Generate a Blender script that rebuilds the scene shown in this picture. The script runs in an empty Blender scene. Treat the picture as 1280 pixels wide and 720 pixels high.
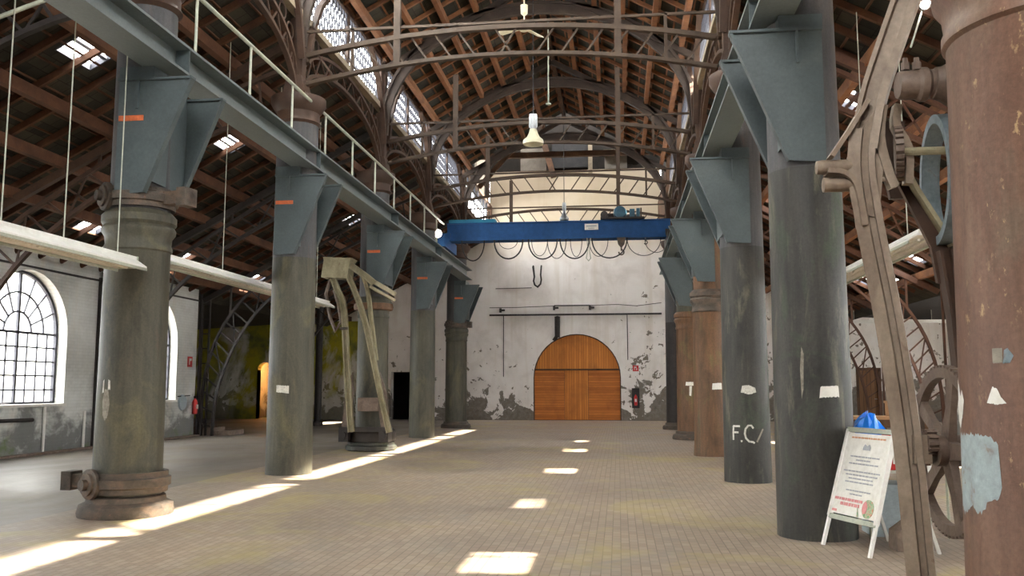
import bpy, math, random
from mathutils import Vector as V, Matrix
random.seed(7)
S = bpy.context.scene
COL = S.collection
CX = -2.08                      # middle of the nave
def mx(side, x): return x if side == 'L' else 2*CX - x

# ------------------------------------------------------------------ materials
def ramp(nt, fac, stops):
    r = nt.nodes.new('ShaderNodeValToRGB'); e = r.color_ramp.elements
    while len(e) < len(stops): e.new(0.5)
    for k, (p, c) in enumerate(stops):
        e[k].position = p; e[k].color = (*c, 1) if len(c) == 3 else c
    nt.links.new(fac, r.inputs[0]); return r.outputs[0]
def noise(nt, vec, scale, detail=5, rough=.6, dist=0):
    n = nt.nodes.new('ShaderNodeTexNoise'); n.inputs['Scale'].default_value = scale
    n.inputs['Detail'].default_value = detail; n.inputs['Roughness'].default_value = rough; n.inputs['Distortion'].default_value = dist
    nt.links.new(vec, n.inputs['Vector']); return n.outputs['Fac']
def mapping(nt, sc=(1,1,1), rot=(0,0,0), loc=(0,0,0)):
    g = nt.nodes.new('ShaderNodeNewGeometry'); m = nt.nodes.new('ShaderNodeMapping')
    m.inputs['Scale'].default_value = sc; m.inputs['Rotation'].default_value = rot; m.inputs['Location'].default_value = loc
    nt.links.new(g.outputs['Position'], m.inputs['Vector']); return m.outputs[0]
def mix(nt, fac, a, b, mode='MIX'):
    m = nt.nodes.new('ShaderNodeMix'); m.data_type = 'RGBA'; m.blend_type = mode
    for sock, v in ((m.inputs['Factor'], fac), (m.inputs[6], a), (m.inputs[7], b)):
        if isinstance(v, (int, float)): sock.default_value = v
        elif isinstance(v, tuple): sock.default_value = (*v, 1)
        else: nt.links.new(v, sock)
    return m.outputs[2]
def math_(nt, op, a, b=None, c=None):
    m = nt.nodes.new('ShaderNodeMath'); m.operation = op
    for k, v in enumerate((a, b, c)):
        if v is None: continue
        if isinstance(v, (int, float)): m.inputs[k].default_value = v
        else: nt.links.new(v, m.inputs[k])
    return m.outputs[0]
def newmat(name, rough=.7, metal=0.0, spec=.5):
    m = bpy.data.materials.new(name); m.use_nodes = True; nt = m.node_tree
    b = nt.nodes['Principled BSDF']; b.inputs['Roughness'].default_value = rough; b.inputs['Metallic'].default_value = metal
    b.inputs['Specular IOR Level'].default_value = spec
    return m, nt, b
def bump(nt, b, h, strength=.3, dist=.02):
    n = nt.nodes.new('ShaderNodeBump'); n.inputs['Strength'].default_value = strength; n.inputs['Distance'].default_value = dist
    nt.links.new(h, n.inputs['Height']); nt.links.new(n.outputs[0], b.inputs['Normal'])
def grime(name, stops, scale=2, sc=(1,1,1), rough=.7, metal=0., spot=None, spot_t=.62, bs=.15, spec=.4, fine=25):
    m, nt, b = newmat(name, rough, metal, spec)
    v = mapping(nt, sc)
    f = noise(nt, v, scale, 6, .62, .4)
    c = ramp(nt, f, stops)
    if spot:
        f2 = noise(nt, mapping(nt, sc, loc=(3.1, 7.7, 1.3)), scale*1.7, 7, .65, .6)
        k = ramp(nt, f2, [(spot_t, (0,0,0)), (spot_t+.06, (1,1,1))])
        c = mix(nt, k, c, spot)
    f3 = noise(nt, mapping(nt), fine, 4, .7)
    c = mix(nt, .35, c, ramp(nt, f3, [(.3, (.35,.35,.35)), (.7, (.75,.75,.75))]), 'OVERLAY')
    nt.links.new(c, b.inputs['Base Color']); bump(nt, b, f3, bs)
    return m
def shaft_mat(name, stops, pa, pb, rough=.62, ta=.55, tb=.58, dark=(.3,.3,.3), fleck=None):
    m, nt, b = newmat(name, rough, 0, .35)
    c = ramp(nt, noise(nt, mapping(nt, (1.5,1.5,.5)), 1.6, 8, .7, .6), stops)
    ka = ramp(nt, noise(nt, mapping(nt, (1,1,.55), loc=(3.7,1.2,5.1)), 1.5, 7, .68, .8), [(ta,(0,0,0)),(ta+.14,(.75,.75,.75))]); c = mix(nt, ka, c, pa)
    kb = ramp(nt, noise(nt, mapping(nt, (2.6,2.6,.5), loc=(8.7,4.2,1.1)), 1.5, 7, .68, .5), [(tb,(0,0,0)),(tb+.12,(.7,.7,.7))]); c = mix(nt, kb, c, pb)
    st = noise(nt, mapping(nt, (14,14,.7)), 1, 5, .65); c = mix(nt, .5, c, ramp(nt, st, [(.3,dark),(.7,(.68,.68,.68))]), 'OVERLAY')
    sp = noise(nt, mapping(nt), 38, 3, .7); c = mix(nt, .4, c, ramp(nt, sp, [(.3,(.3,.3,.3)),(.7,(.72,.72,.72))]), 'OVERLAY')
    if fleck:
        kf = math_(nt, 'MULTIPLY', ramp(nt, noise(nt, mapping(nt, (1,1,.6)), 16, 5, .7), [(.60,(0,0,0)),(.66,(1,1,1))]), ramp(nt, noise(nt, mapping(nt, loc=(2,5,.6)), 1.7, 3, .6), [(.50,(0,0,0)),(.60,(.8,.8,.8))]))
        c = mix(nt, kf, c, fleck)
    nt.links.new(c, b.inputs['Base Color'])
    r = ramp(nt, ka, [(0,(rough-.06,)*3),(1,(min(1,rough+.2),)*3)]); nt.links.new(r, b.inputs['Roughness'])
    bump(nt, b, sp, .12, .01); return m
M = {}
M['iron_green'] = shaft_mat('green grey cast iron', [(.3,(.030,.030,.023)),(.5,(.060,.056,.040)),(.7,(.082,.076,.052))], (.118,.108,.062), (.085,.058,.038), ta=.53)
M['iron_dark'] = shaft_mat('dark grey cast iron', [(.3,(.016,.016,.015)),(.5,(.036,.034,.030)),(.7,(.052,.048,.041))], (.055,.074,.048), (.120,.112,.078), ta=.52, tb=.55)
M['iron_brown'] = shaft_mat('brown cast iron', [(.3,(.060,.036,.020)),(.5,(.135,.070,.036)),(.7,(.18,.090,.045))], (.14,.125,.050), (.075,.065,.040))
M['iron_rust'] = shaft_mat('rust brown cast iron', [(.3,(.095,.042,.026)),(.5,(.145,.075,.048)),(.7,(.175,.100,.066))], (.16,.115,.08), (.085,.038,.024), .55, fleck=(.42,.28,.14))
M['iron_upper'] = shaft_mat('blue grey upper iron', [(.3,(.036,.037,.040)),(.5,(.062,.060,.062)),(.7,(.088,.078,.072))], (.065,.070,.078), (.095,.062,.05))
M['flange_rust'] = grime('rusty iron flange', [(0.3, (0.0385, 0.0315, 0.0252)), (0.5, (0.077, 0.0595, 0.0462)), (0.65, (0.119, 0.0805, 0.056)), (0.8, (0.182, 0.091, 0.0525))], 4, (1,1,1.6), .7, 0, (.24,.11,.06), .66, .4, .4)
M['steel_paint'] = grime('grey blue painted steel', [(.3,(.048,.062,.066)),(.6,(.066,.084,.088)),(.8,(.088,.104,.104))], 1.5, (1,1,1), .5, 0, (.09,.09,.075), .68, .05, .4)
M['rail_steel'] = grime('grey painted crane beam', [(0.3, (0.09, 0.1087, 0.1087)), (0.6, (0.12, 0.1387, 0.135)), (0.8, (0.15, 0.1613, 0.15))], 1.2, (1,.3,1), .42, 0, (.14,.13,.10), .7, .05, .5)
M['stripe'] = grime('orange paint stripe', [(.3,(.42,.09,.03)),(.7,(.60,.15,.05))], 14, rough=.6)
M['lattice_iron'] = grime('brown cast iron lattice', [(0.3, (0.0306, 0.0154, 0.0091)), (0.55, (0.0536, 0.0268, 0.0156)), (0.8, (0.0765, 0.0402, 0.0234))], 2, rough=.6, bs=.1)
M['lattice_rust'] = grime('rust red iron lattice', [(0.3, (0.0576, 0.024, 0.0144)), (0.55, (0.0912, 0.0408, 0.024)), (0.8, (0.1152, 0.0576, 0.036))], 2, rough=.65, bs=.1)
M['rib_iron'] = grime('dark brown arch iron', [(.3,(.022,.014,.010)),(.55,(.040,.026,.019)),(.8,(.065,.045,.032))], 2, rough=.7, bs=.1)
M['truss_iron'] = grime('dusty brown truss iron', [(0.3, (0.0335, 0.0187, 0.0105)), (0.55, (0.0536, 0.0317, 0.0183)), (0.8, (0.0771, 0.0482, 0.0281))], 2, rough=.6, bs=.1)
M['timber'] = grime('orange brown timber', [(0.3, (0.102, 0.0394, 0.017)), (0.5, (0.1768, 0.0714, 0.0292)), (0.7, (0.2516, 0.1122, 0.0462))], 1.6, (1,1,1), .75, bs=.2)
M['timber_dark'] = grime('dark brown timber', [(.3,(.045,.022,.012)),(.5,(.09,.045,.024)),(.7,(.15,.075,.038))], 1.6, (1,1,1), .8, bs=.2)
M['timber_pale'] = grime('pale weathered timber', [(.3,(.20,.16,.11)),(.7,(.34,.28,.20))], 2, rough=.8, bs=.2)
M['timber_rafter'] = grime('red brown rafter timber', [(0.3, (0.0435, 0.0158, 0.0071)), (0.5, (0.079, 0.0309, 0.0134)), (0.7, (0.1186, 0.0495, 0.0218))], 1.3, (1,1,1), .8, bs=.2)
M['white_metal'] = grime('white enamel metal', [(.3,(.62,.60,.55)),(.7,(.78,.76,.72))], 2, rough=.4, bs=.02)
M['galvanised'] = grime('pale galvanised steel', [(.3,(.30,.32,.26)),(.7,(.45,.46,.37))], 3, rough=.45, metal=.2, bs=.03)
M['crane_blue'] = grime('crane blue paint', [(.3,(.010,.055,.17)),(.6,(.015,.078,.23)),(.8,(.035,.10,.25))], 1.2, (1,1,.4), .6, bs=.02, fine=8, spec=.25)
M['crane_cyan'] = grime('cyan blue sheet', [(.3,(.012,.17,.30)),(.7,(.02,.24,.38))], 1.2, rough=.5, bs=.02)
M['teal'] = grime('teal motor paint', [(.3,(.015,.06,.10)),(.7,(.03,.12,.18))], 5, rough=.4)
M['black'] = grime('black rubber', [(.3,(.012,.012,.013)),(.7,(.028,.026,.026))], 4, rough=.6, bs=.02)
M['dark_iron'] = grime('near black iron', [(0.3, (0.0154, 0.0126, 0.0119)), (0.7, (0.035, 0.028, 0.0252))], 4, rough=.6, bs=.05)
M['jib'] = grime('ochre grey cast iron jib', [(0.3, (0.1499, 0.1274, 0.0735)), (0.5, (0.2299, 0.2009, 0.1254)), (0.7, (0.3099, 0.2744, 0.1771))], 3, (1,1,.7), .6, 0, (.15,.09,.06), .68, .15)
M['jib_near'] = grime('taupe cast iron jib', [(.3,(.13,.090,.062)),(.5,(.205,.155,.112)),(.7,(.27,.215,.16))], 3, (1,1,.6), .6, 0, (.13,.075,.05), .66, .15)
M['jib_blue'] = grime('flaking blue grey paint', [(.3,(.09,.12,.135)),(.6,(.16,.20,.22)),(.75,(.12,.07,.05))], 9, rough=.6)
M['gear'] = grime('dull brown gear iron', [(.3,(.075,.050,.038)),(.55,(.13,.092,.070)),(.8,(.19,.14,.11))], 6, rough=.55, bs=.2)
M['red'] = grime('red enamel', [(.3,(.50,.02,.02)),(.7,(.62,.04,.035))], 5, rough=.35, bs=.01)
M['white'] = grime('white paint', [(.3,(.60,.58,.52)),(.7,(.74,.72,.66))], 9, rough=.6, bs=.02)
M['chalk'] = grime('faded white paint', [(.3,(.36,.35,.30)),(.6,(.60,.58,.52)),(.7,(.50,.47,.40))], 30, rough=.8, bs=.02)
M['smear'] = grime('smeared grey paint', [(.3,(.16,.14,.11)),(.6,(.26,.235,.19))], 18, rough=.8, bs=.02)
M['blue_patch'] = grime('worn blue grey paint', [(.3,(.20,.155,.12)),(.40,(.25,.29,.29)),(.6,(.30,.36,.37)),(.75,(.35,.42,.43))], 7, (1,1,1), .6, 0, (.22,.15,.10), .66, .1)
M['bright_blue'] = grime('bright blue plastic', [(.3,(.0,.17,.75)),(.7,(.02,.26,.95))], 7, rough=.35, bs=.2)
M['zinc'] = grime('grey blue sheet', [(.3,(.30,.36,.40)),(.7,(.38,.44,.47))], 3, rough=.5, bs=.02)
M['silver'] = grime('brushed silver metal', [(0.3, (0.286, 0.297, 0.308)), (0.7, (0.363, 0.374, 0.385))], 6, rough=.3, metal=.7, bs=.02)
M['cream'] = grime('cream enamel', [(.3,(.62,.57,.40)),(.7,(.74,.68,.50))], 6, rough=.45, bs=.02)
M['stone'] = grime('brown stone', [(.3,(.14,.10,.08)),(.7,(.24,.18,.14))], 6, rough=.9, bs=.4)
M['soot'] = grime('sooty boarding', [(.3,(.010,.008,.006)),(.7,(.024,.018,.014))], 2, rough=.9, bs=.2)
M['cardboard'] = grime('tan board', [(.3,(.36,.20,.10)),(.7,(.48,.29,.15))], 3, rough=.7, bs=.05)
M['print_grey'] = grime('grey print', [(.3,(.30,.31,.33)),(.7,(.36,.37,.39))], 3, bs=0)
M['print_orange'] = grime('orange print', [(.3,(.55,.26,.14)),(.7,(.62,.32,.18))], 3, bs=0)
M['print_red'] = grime('red print', [(.3,(.55,.20,.20)),(.7,(.62,.26,.25))], 3, bs=0)
M['print_green'] = grime('green print', [(.35,(.06,.22,.07)),(.5,(.35,.42,.28)),(.65,(.50,.18,.12))], 40, bs=0)
M['grey_wall'] = grime('grey bare wall', [(.3,(.16,.14,.115)),(.7,(.26,.235,.20))], 2, rough=.9)
M['frame_dark'] = grime('dark window iron', [(.3,(.03,.03,.04)),(.7,(.06,.06,.075))], 4, rough=.6, bs=.03)

def emit(name, col, st):
    m = bpy.data.materials.new(name); m.use_nodes = True; nt = m.node_tree; nt.nodes.clear()
    e = nt.nodes.new('ShaderNodeEmission'); o = nt.nodes.new('ShaderNodeOutputMaterial')
    e.inputs[0].default_value = (*col, 1); e.inputs[1].default_value = st; nt.links.new(e.outputs[0], o.inputs[0]); return m
M['lamp'] = emit('burning lamp', (1, .93, .82), 120)
def glass():
    m = bpy.data.materials.new('window glass'); m.use_nodes = True; nt = m.node_tree; nt.nodes.clear()
    t = nt.nodes.new('ShaderNodeBsdfTransparent'); t.inputs[0].default_value = (.93,.96,.97,1)
    g = nt.nodes.new('ShaderNodeBsdfGlossy'); g.inputs['Roughness'].default_value = .08
    x = nt.nodes.new('ShaderNodeMixShader'); o = nt.nodes.new('ShaderNodeOutputMaterial')
    x.inputs[0].default_value = .06; nt.links.new(t.outputs[0], x.inputs[1]); nt.links.new(g.outputs[0], x.inputs[2]); nt.links.new(x.outputs[0], o.inputs[0])
    return m
M['glass'] = glass()

def frosted():
    m = bpy.data.materials.new('frosted added roof glass'); m.use_nodes = True; nt = m.node_tree; nt.nodes.clear()
    t = nt.nodes.new('ShaderNodeBsdfTranslucent'); t.inputs[0].default_value = (.85,.88,.88,1); o = nt.nodes.new('ShaderNodeOutputMaterial'); nt.links.new(t.outputs[0], o.inputs[0]); return m
M['frosted'] = frosted()

def brick_floor():
    m, nt, b = newmat('small paving blocks', .55, 0, .4)
    v = mapping(nt, rot=(0,0,math.radians(90)))
    br = nt.nodes.new('ShaderNodeTexBrick'); br.offset = .5; br.inputs['Scale'].default_value = 1
    br.inputs['Brick Width'].default_value = .17; br.inputs['Row Height'].default_value = .09; br.inputs['Mortar Size'].default_value = .007
    br.inputs['Mortar Smooth'].default_value = .6; br.inputs['Bias'].default_value = -.1
    br.inputs['Color1'].default_value = (.268,.204,.158,1); br.inputs['Color2'].default_value = (.335,.264,.208,1); br.inputs['Mortar'].default_value = (.17,.128,.094,1)
    nt.links.new(v, br.inputs['Vector'])
    c = br.outputs['Color']
    p = mapping(nt)
    f = noise(nt, p, .38, 6, .6, .6)
    c = mix(nt, .8, c, ramp(nt, f, [(.3,(.36,.35,.36)),(.5,(.50,.50,.49)),(.7,(.62,.60,.56))]), 'OVERLAY')
    f2 = noise(nt, mapping(nt, loc=(5,2,0)), .55, 5, .6, 1.0)      # yellowish stains
    c = mix(nt, ramp(nt, f2, [(.52,(0,0,0)),(.66,(.55,.55,.55))]), c, (.36,.29,.10))
    f4 = noise(nt, mapping(nt, loc=(9,12,0)), .8, 5, .6, .8)       # greenish grey stains
    c = mix(nt, ramp(nt, f4, [(.54,(0,0,0)),(.70,(.5,.5,.5))]), c, (.20,.185,.17))
    # smoother grey screed in the aisles
    g = nt.nodes.new('ShaderNodeNewGeometry'); s = nt.nodes.new('ShaderNodeSeparateXYZ'); nt.links.new(g.outputs['Position'], s.inputs[0])
    k = math_(nt, 'LESS_THAN', s.outputs[0], -7.3)
    sc = ramp(nt, noise(nt, mapping(nt, (1,.35,1)), 1.2, 6, .6, .5), [(.3,(.10,.085,.07)),(.6,(.165,.145,.125)),(.8,(.23,.21,.185))])
    k = math_(nt, 'MULTIPLY', k, .75)
    c = mix(nt, k, c, sc)
    nt.links.new(c, b.inputs['Base Color'])
    bump(nt, b, br.outputs['Fac'], -.25, .006)
    r = ramp(nt, f, [(.3,(.42,.42,.42)),(.7,(.65,.65,.65))]); nt.links.new(r, b.inputs['Roughness'])
    return m
M['floor'] = brick_floor()

def plaster(name, back):
    m, nt, b = newmat(name, .85, 0, .25)
    g = nt.nodes.new('ShaderNodeNewGeometry'); s = nt.nodes.new('ShaderNodeSeparateXYZ'); nt.links.new(g.outputs['Position'], s.inputs[0])
    X, Y, Z = s.outputs
    f = noise(nt, mapping(nt), .8, 7, .62, .3)
    base = ramp(nt, f, [(.3,(.68,.63,.59)),(.5,(.82,.775,.74)),(.7,(.87,.845,.815))]) if back else ramp(nt, f, [(.3,(.46,.46,.43)),(.5,(.60,.60,.57)),(.7,(.70,.70,.67))])
    st = noise(nt, mapping(nt, (2.2,2.2,.16)), 1, 5, .6, .2)        # run-down streaks
    base = mix(nt, ramp(nt, st, [(.52,(0,0,0)),(.72,(.5,.5,.5))]), base, (.62,.55,.46))
    if back:
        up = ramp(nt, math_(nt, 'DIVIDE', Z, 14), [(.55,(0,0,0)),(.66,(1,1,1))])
        base = mix(nt, math_(nt, 'MULTIPLY', up, .70), base, (.50,.385,.22))      # cream tone up high
        # flaked render near the ground
        n = noise(nt, mapping(nt, loc=(2,0,4)), .95, 8, .62, .5)
        h = math_(nt, 'MULTIPLY', math_(nt, 'SUBTRACT', 2.9, Z), .10)
        xr = ramp(nt, math_(nt, 'MULTIPLY', math_(nt, 'ADD', X, 4), .2), [(.85,(0,0,0)),(1.0,(1,1,1))]); h = math_(nt, 'ADD', h, math_(nt, 'MULTIPLY', xr, .07))
        k = ramp(nt, math_(nt, 'ADD', n, h), [(.70,(0,0,0)),(.715,(1,1,1))])
        base = mix(nt, k, base, ramp(nt, noise(nt, mapping(nt), 6, 4, .7), [(.3,(.14,.12,.10)),(.7,(.27,.245,.21))]))
        n2 = noise(nt, mapping(nt, loc=(7,0,1)), 3.2, 6, .6, .3)
        n2 = math_(nt, 'ADD', n2, math_(nt, 'MULTIPLY', xr, .05)); k2 = ramp(nt, math_(nt, 'ADD', n2, math_(nt, 'MULTIPLY', math_(nt,'SUBTRACT', 3.6, Z), .02)), [(.655,(0,0,0)),(.675,(1,1,1))])
        base = mix(nt, k2, base, (.20,.17,.14))
        # yellow and green paint on the left stretch
        ly = math_(nt, 'LESS_THAN', X, -12.25); lz = math_(nt, 'LESS_THAN', Z, 4.9)
        pn = ramp(nt, math_(nt, 'ADD', noise(nt, mapping(nt, (1,1,.6), loc=(1,1,2)), .5, 6, .6, .6), 0), [(.40,(0,0,0)),(.50,(1,1,1))])
        k3 = math_(nt, 'MULTIPLY', math_(nt, 'MULTIPLY', ly, lz), pn)
        base = mix(nt, math_(nt, 'MULTIPLY', ly, .45), base, (.20,.19,.12))
        base = mix(nt, k3, base, ramp(nt, noise(nt, mapping(nt, loc=(4,4,4)), 1.1, 5, .6), [(.35,(.10,.11,.035)),(.6,(.33,.30,.02))]))
    else:
        br = nt.nodes.new('ShaderNodeTexBrick'); br.inputs['Scale'].default_value = 1; br.inputs['Brick Width'].default_value = .26; br.inputs['Row Height'].default_value = .085; br.inputs['Mortar Size'].default_value = .012
        br.inputs['Color1'].default_value = (.52,.52,.52,1); br.inputs['Color2'].default_value = (.46,.46,.46,1); br.inputs['Mortar'].default_value = (.40,.40,.40,1)
        cb = nt.nodes.new('ShaderNodeCombineXYZ'); nt.links.new(Y, cb.inputs[0]); nt.links.new(Z, cb.inputs[1]); nt.links.new(cb.outputs[0], br.inputs['Vector'])
        base = mix(nt, .6, base, br.outputs['Color'], 'OVERLAY')
        h = math_(nt, 'SUBTRACT', 1.0, Z)
        n = noise(nt, mapping(nt, (1,1,1.3)), 1.1, 7, .62, .5)
        k = ramp(nt, math_(nt, 'ADD', n, math_(nt, 'MULTIPLY', h, .22)), [(.46,(0,0,0)),(.62,(.8,.8,.8))])
        base = mix(nt, k, base, (.12,.12,.115))
        k = ramp(nt, math_(nt, 'ADD', noise(nt, mapping(nt, loc=(3,3,3)), 1.3, 6, .6), math_(nt, 'MULTIPLY', math_(nt, 'SUBTRACT', .5, Z), .35)), [(.60,(0,0,0)),(.72,(.8,.8,.8))])
        base = mix(nt, k, base, (.13,.18,.06))
    nt.links.new(base, b.inputs['Base Color']); bump(nt, b, noise(nt, mapping(nt), 9, 5, .65), .25, .02)
    return m
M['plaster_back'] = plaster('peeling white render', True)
M['plaster_side'] = plaster('whitewashed brick', False)

def slates():
    m, nt, b = newmat('slates seen from below', .85, 0, .2)
    v = mapping(nt, rot=(0,0,math.radians(90)))
    br = nt.nodes.new('ShaderNodeTexBrick'); br.inputs['Scale'].default_value = 1; br.inputs['Brick Width'].default_value = .36; br.inputs['Row Height'].default_value = .30; br.inputs['Mortar Size'].default_value = .008
    br.inputs['Color1'].default_value = (.024,.026,.022,1); br.inputs['Color2'].default_value = (.052,.050,.040,1); br.inputs['Mortar'].default_value = (.018,.014,.012,1)
    nt.links.new(v, br.inputs['Vector'])
    c = mix(nt, .8, br.outputs['Color'], ramp(nt, noise(nt, mapping(nt), 1.5, 6, .65), [(.3,(.32,.30,.28)),(.7,(.68,.62,.55))]), 'OVERLAY')
    nt.links.new(c, b.inputs['Base Color']); bump(nt, b, noise(nt, mapping(nt), 12, 4), .3); return m
M['slates'] = slates()

def planks(name, horiz, c1, c2, gap, w):
    m, nt, b = newmat(name, .6, 0, .3)
    g = nt.nodes.new('ShaderNodeNewGeometry'); s = nt.nodes.new('ShaderNodeSeparateXYZ'); nt.links.new(g.outputs['Position'], s.inputs[0])
    axis = s.outputs[2] if horiz else s.outputs[0]
    t = math_(nt, 'DIVIDE', axis, w); fr = math_(nt, 'FRACT', t); fl = math_(nt, 'FLOOR', t)
    wn = nt.nodes.new('ShaderNodeTexWhiteNoise'); wn.noise_dimensions = '1D'; nt.links.new(fl, wn.inputs['W'])
    c = mix(nt, wn.outputs['Value'], c1, c2)
    gr = noise(nt, mapping(nt, (.6,1,9) if horiz else (9,1,.6)), 2, 5, .6)
    c = mix(nt, .5, c, ramp(nt, gr, [(.3,(.35,.35,.35)),(.7,(.66,.66,.66))]), 'OVERLAY')
    blot = noise(nt, mapping(nt), .9, 5, .6, .4)
    c = mix(nt, ramp(nt, blot, [(.50,(0,0,0)),(.75,(.7,.7,.7))]), c, gap)
    k = math_(nt, 'LESS_THAN', fr, .10)
    c = mix(nt, k, c, gap)
    nt.links.new(c, b.inputs['Base Color']); bump(nt, b, fr, .2, .01); return m
M['door_h'] = planks('orange boards laid level', True, (.46,.145,.026), (.60,.20,.04), (.27,.08,.02), .12)
M['door_v'] = planks('orange upright boards', False, (.56,.19,.034), (.68,.25,.05), (.30,.10,.025), .12)
M['door_dark'] = planks('brown door boards', False, (.16,.075,.03), (.20,.10,.045), (.06,.03,.015), .18)

# ------------------------------------------------------------------ geometry
class MB:
    def __init__(s): s.v = []; s.f = []; s.smooth = False
    def add(s, vs, fs):
        n = len(s.v); s.v += [tuple(p) for p in vs]; s.f += [tuple(i+n for i in f) for f in fs]; return s
    def box(s, x0, x1, y0, y1, z0, z1):
        x0, x1 = min(x0,x1), max(x0,x1)
        return s.add([(x,y,z) for x in (x0,x1) for y in (y0,y1) for z in (z0,z1)], [(0,1,3,2),(4,6,7,5),(0,4,5,1),(2,3,7,6),(0,2,6,4),(1,5,7,3)])
    def sweep(s, pts, sec, side, closed=False, scale=None):
        side = V(side).normalized(); P = [V(p) for p in pts]; n = len(P); m = len(sec); vs = []
        for i, p in enumerate(P):
            if closed: t = P[(i+1) % n] - P[i-1]
            else: t = P[min(i+1,n-1)] - P[max(i-1,0)]
            t.normalize(); sd = (side - t*side.dot(t)).normalized(); up = t.cross(sd)
            k = 1
            if 0 < i < n-1 and not closed:
                a = (P[i]-P[i-1]).normalized(); k = 1/max(.5, a.dot(t))
            q = scale[i] if scale else 1
            vs += [p + sd*(a_*q) + up*(b_*k*q) for a_, b_ in sec]
        fs = []
        for i in range(n if closed else n-1):
            j = (i+1) % n
            fs += [(i*m+k, i*m+(k+1)%m, j*m+(k+1)%m, j*m+k) for k in range(m)]
        if not closed: fs += [tuple(range(m))[::-1], tuple((n-1)*m+k for k in range(m))]
        return s.add(vs, fs)
    def bar(s, p, q, w, h, side=None):
        p, q = V(p), V(q); t = (q-p).normalized()
        if side is None: side = V((0,0,1)).cross(t) if abs(t.z) < .9 else V((1,0,0))
        return s.sweep([p, q], [(-w/2,-h/2),(w/2,-h/2),(w/2,h/2),(-w/2,h/2)], side)
    def rod(s, p, q, r, n=8):
        p, q = V(p), V(q); t = (q-p).normalized(); side = V((0,0,1)).cross(t) if abs(t.z) < .9 else V((1,0,0))
        return s.sweep([p, q], [(r*math.cos(2*math.pi*k/n), r*math.sin(2*math.pi*k/n)) for k in range(n)], side)
    def tube(s, pts, r, n=8, closed=False, side=(0,0,1)):
        P = [V(p) for p in pts]; t = (P[-1]-P[0]) if not closed else P[1]-P[0]
        nrm = V((0,0,0))
        for i in range(1, len(P)-1): nrm += (P[i]-P[i-1]).cross(P[i+1]-P[i])
        if nrm.length < 1e-6: nrm = V(side)
        s.smooth = True
        return s.sweep(P, [(r*math.cos(2*math.pi*k/n), r*math.sin(2*math.pi*k/n)) for k in range(n)], nrm, closed)
    def lathe(s, prof, c=(0,0,0), n=40, axis=(0,0,1), arc=None):
        ax = V(axis).normalized(); a = V((1,0,0)) if abs(ax.x) < .9 else V((0,1,0)); u = (a - ax*a.dot(ax)).normalized(); w = ax.cross(u); c = V(c)
        m = len(prof); vs = []; s.smooth = True
        for k in range(n):
            th = 2*math.pi*k/n; d = u*math.cos(th) + w*math.sin(th)
            vs += [c + d*r + ax*z for r, z in prof]
        fs = [(k*m+i, ((k+1)%n)*m+i, ((k+1)%n)*m+i+1, k*m+i+1) for k in range(n) for i in range(m-1)]
        ring = prof[0] == prof[-1]
        if prof[0][0] > 1e-5 and not ring: fs.append(tuple(k*m for k in range(n))[::-1])
        if prof[-1][0] > 1e-5 and not ring: fs.append(tuple(k*m+m-1 for k in range(n)))
        return s.add(vs, fs)
    def prism(s, poly, ext):
        e = V(ext); n = len(poly); P = [V(p) for p in poly]
        return s.add(P + [p+e for p in P], [tuple(range(n))[::-1], tuple(range(n,2*n))] + [(i,(i+1)%n,(i+1)%n+n,i+n) for i in range(n)])
def isec(w, h, tf, tw):
    return [(-w/2,-h/2),(w/2,-h/2),(w/2,-h/2+tf),(tw/2,-h/2+tf),(tw/2,h/2-tf),(w/2,h/2-tf),(w/2,h/2),(-w/2,h/2),(-w/2,h/2-tf),(-tw/2,h/2-tf),(-tw/2,-h/2+tf),(-w/2,-h/2+tf)]
def build(name, mb, mat, off=(0,0,0)):
    me = bpy.data.meshes.new(name); off = V(off)
    me.from_pydata([tuple(V(p)-off) for p in mb.v], [], mb.f); me.materials.append(M[mat]); me.validate()
    import bmesh
    bm = bmesh.new(); bm.from_mesh(me); bmesh.ops.recalc_face_normals(bm, faces=bm.faces); bm.to_mesh(me); bm.free()
    if mb.smooth:
        me.polygons.foreach_set('use_smooth', [True]*len(me.polygons)); me.set_sharp_from_angle(angle=math.radians(35))
    me.update(); return me
def tag(o, label, cat, group=None, kind=None):
    if label: o['label'] = label
    if cat: o['category'] = cat
    if group: o['group'] = group
    if kind: o['kind'] = kind
    return o
def thing(name, loc, label, cat, group=None):
    o = bpy.data.objects.new(name, None); COL.objects.link(o); o.location = loc; o.empty_display_size = .1
    return tag(o, label, cat, group)
def wloc(o):
    p = V(o.location)
    while o.parent: o = o.parent; p += V(o.location)
    return p
def part(name, mb, mat, par, label=None):
    o = bpy.data.objects.new(name, build(name, mb, mat, wloc(par))); COL.objects.link(o); o.parent = par
    if label: o['label'] = label
    return o
def one(name, mb, mat, loc, label, cat, group=None):
    o = bpy.data.objects.new(name, build(name, mb, mat, loc)); COL.objects.link(o); o.location = loc
    return tag(o, label, cat, group)
def struct(name, mb, mat, par=None):
    if par: return part(name, mb, mat, par)
    o = bpy.data.objects.new(name, build(name, mb, mat)); COL.objects.link(o); o['kind'] = 'structure'; return o
def dup(src, loc, label=None, group=None):
    def cp(o, par):
        c = o.copy(); COL.objects.link(c); c.parent = par
        for ch in kids.get(o.name, []): cp(ch, c)
        return c
    kids = {}
    for o in src.children_recursive: kids.setdefault(o.parent.name, []).append(o)
    r = cp(src, None); r.location = loc
    if label: r['label'] = label
    if group: r['group'] = group
    return r

# ------------------------------------------------------------------ room shell
XW, XE, YB, Y0 = -14.1, 9.94, 43.0, -3.0
YT = 28.2                                   # the side walls stop here, the hall widens
struct('floor', MB().box(-22, 18, Y0, YB+.5, -.3, 0), 'floor')

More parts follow.
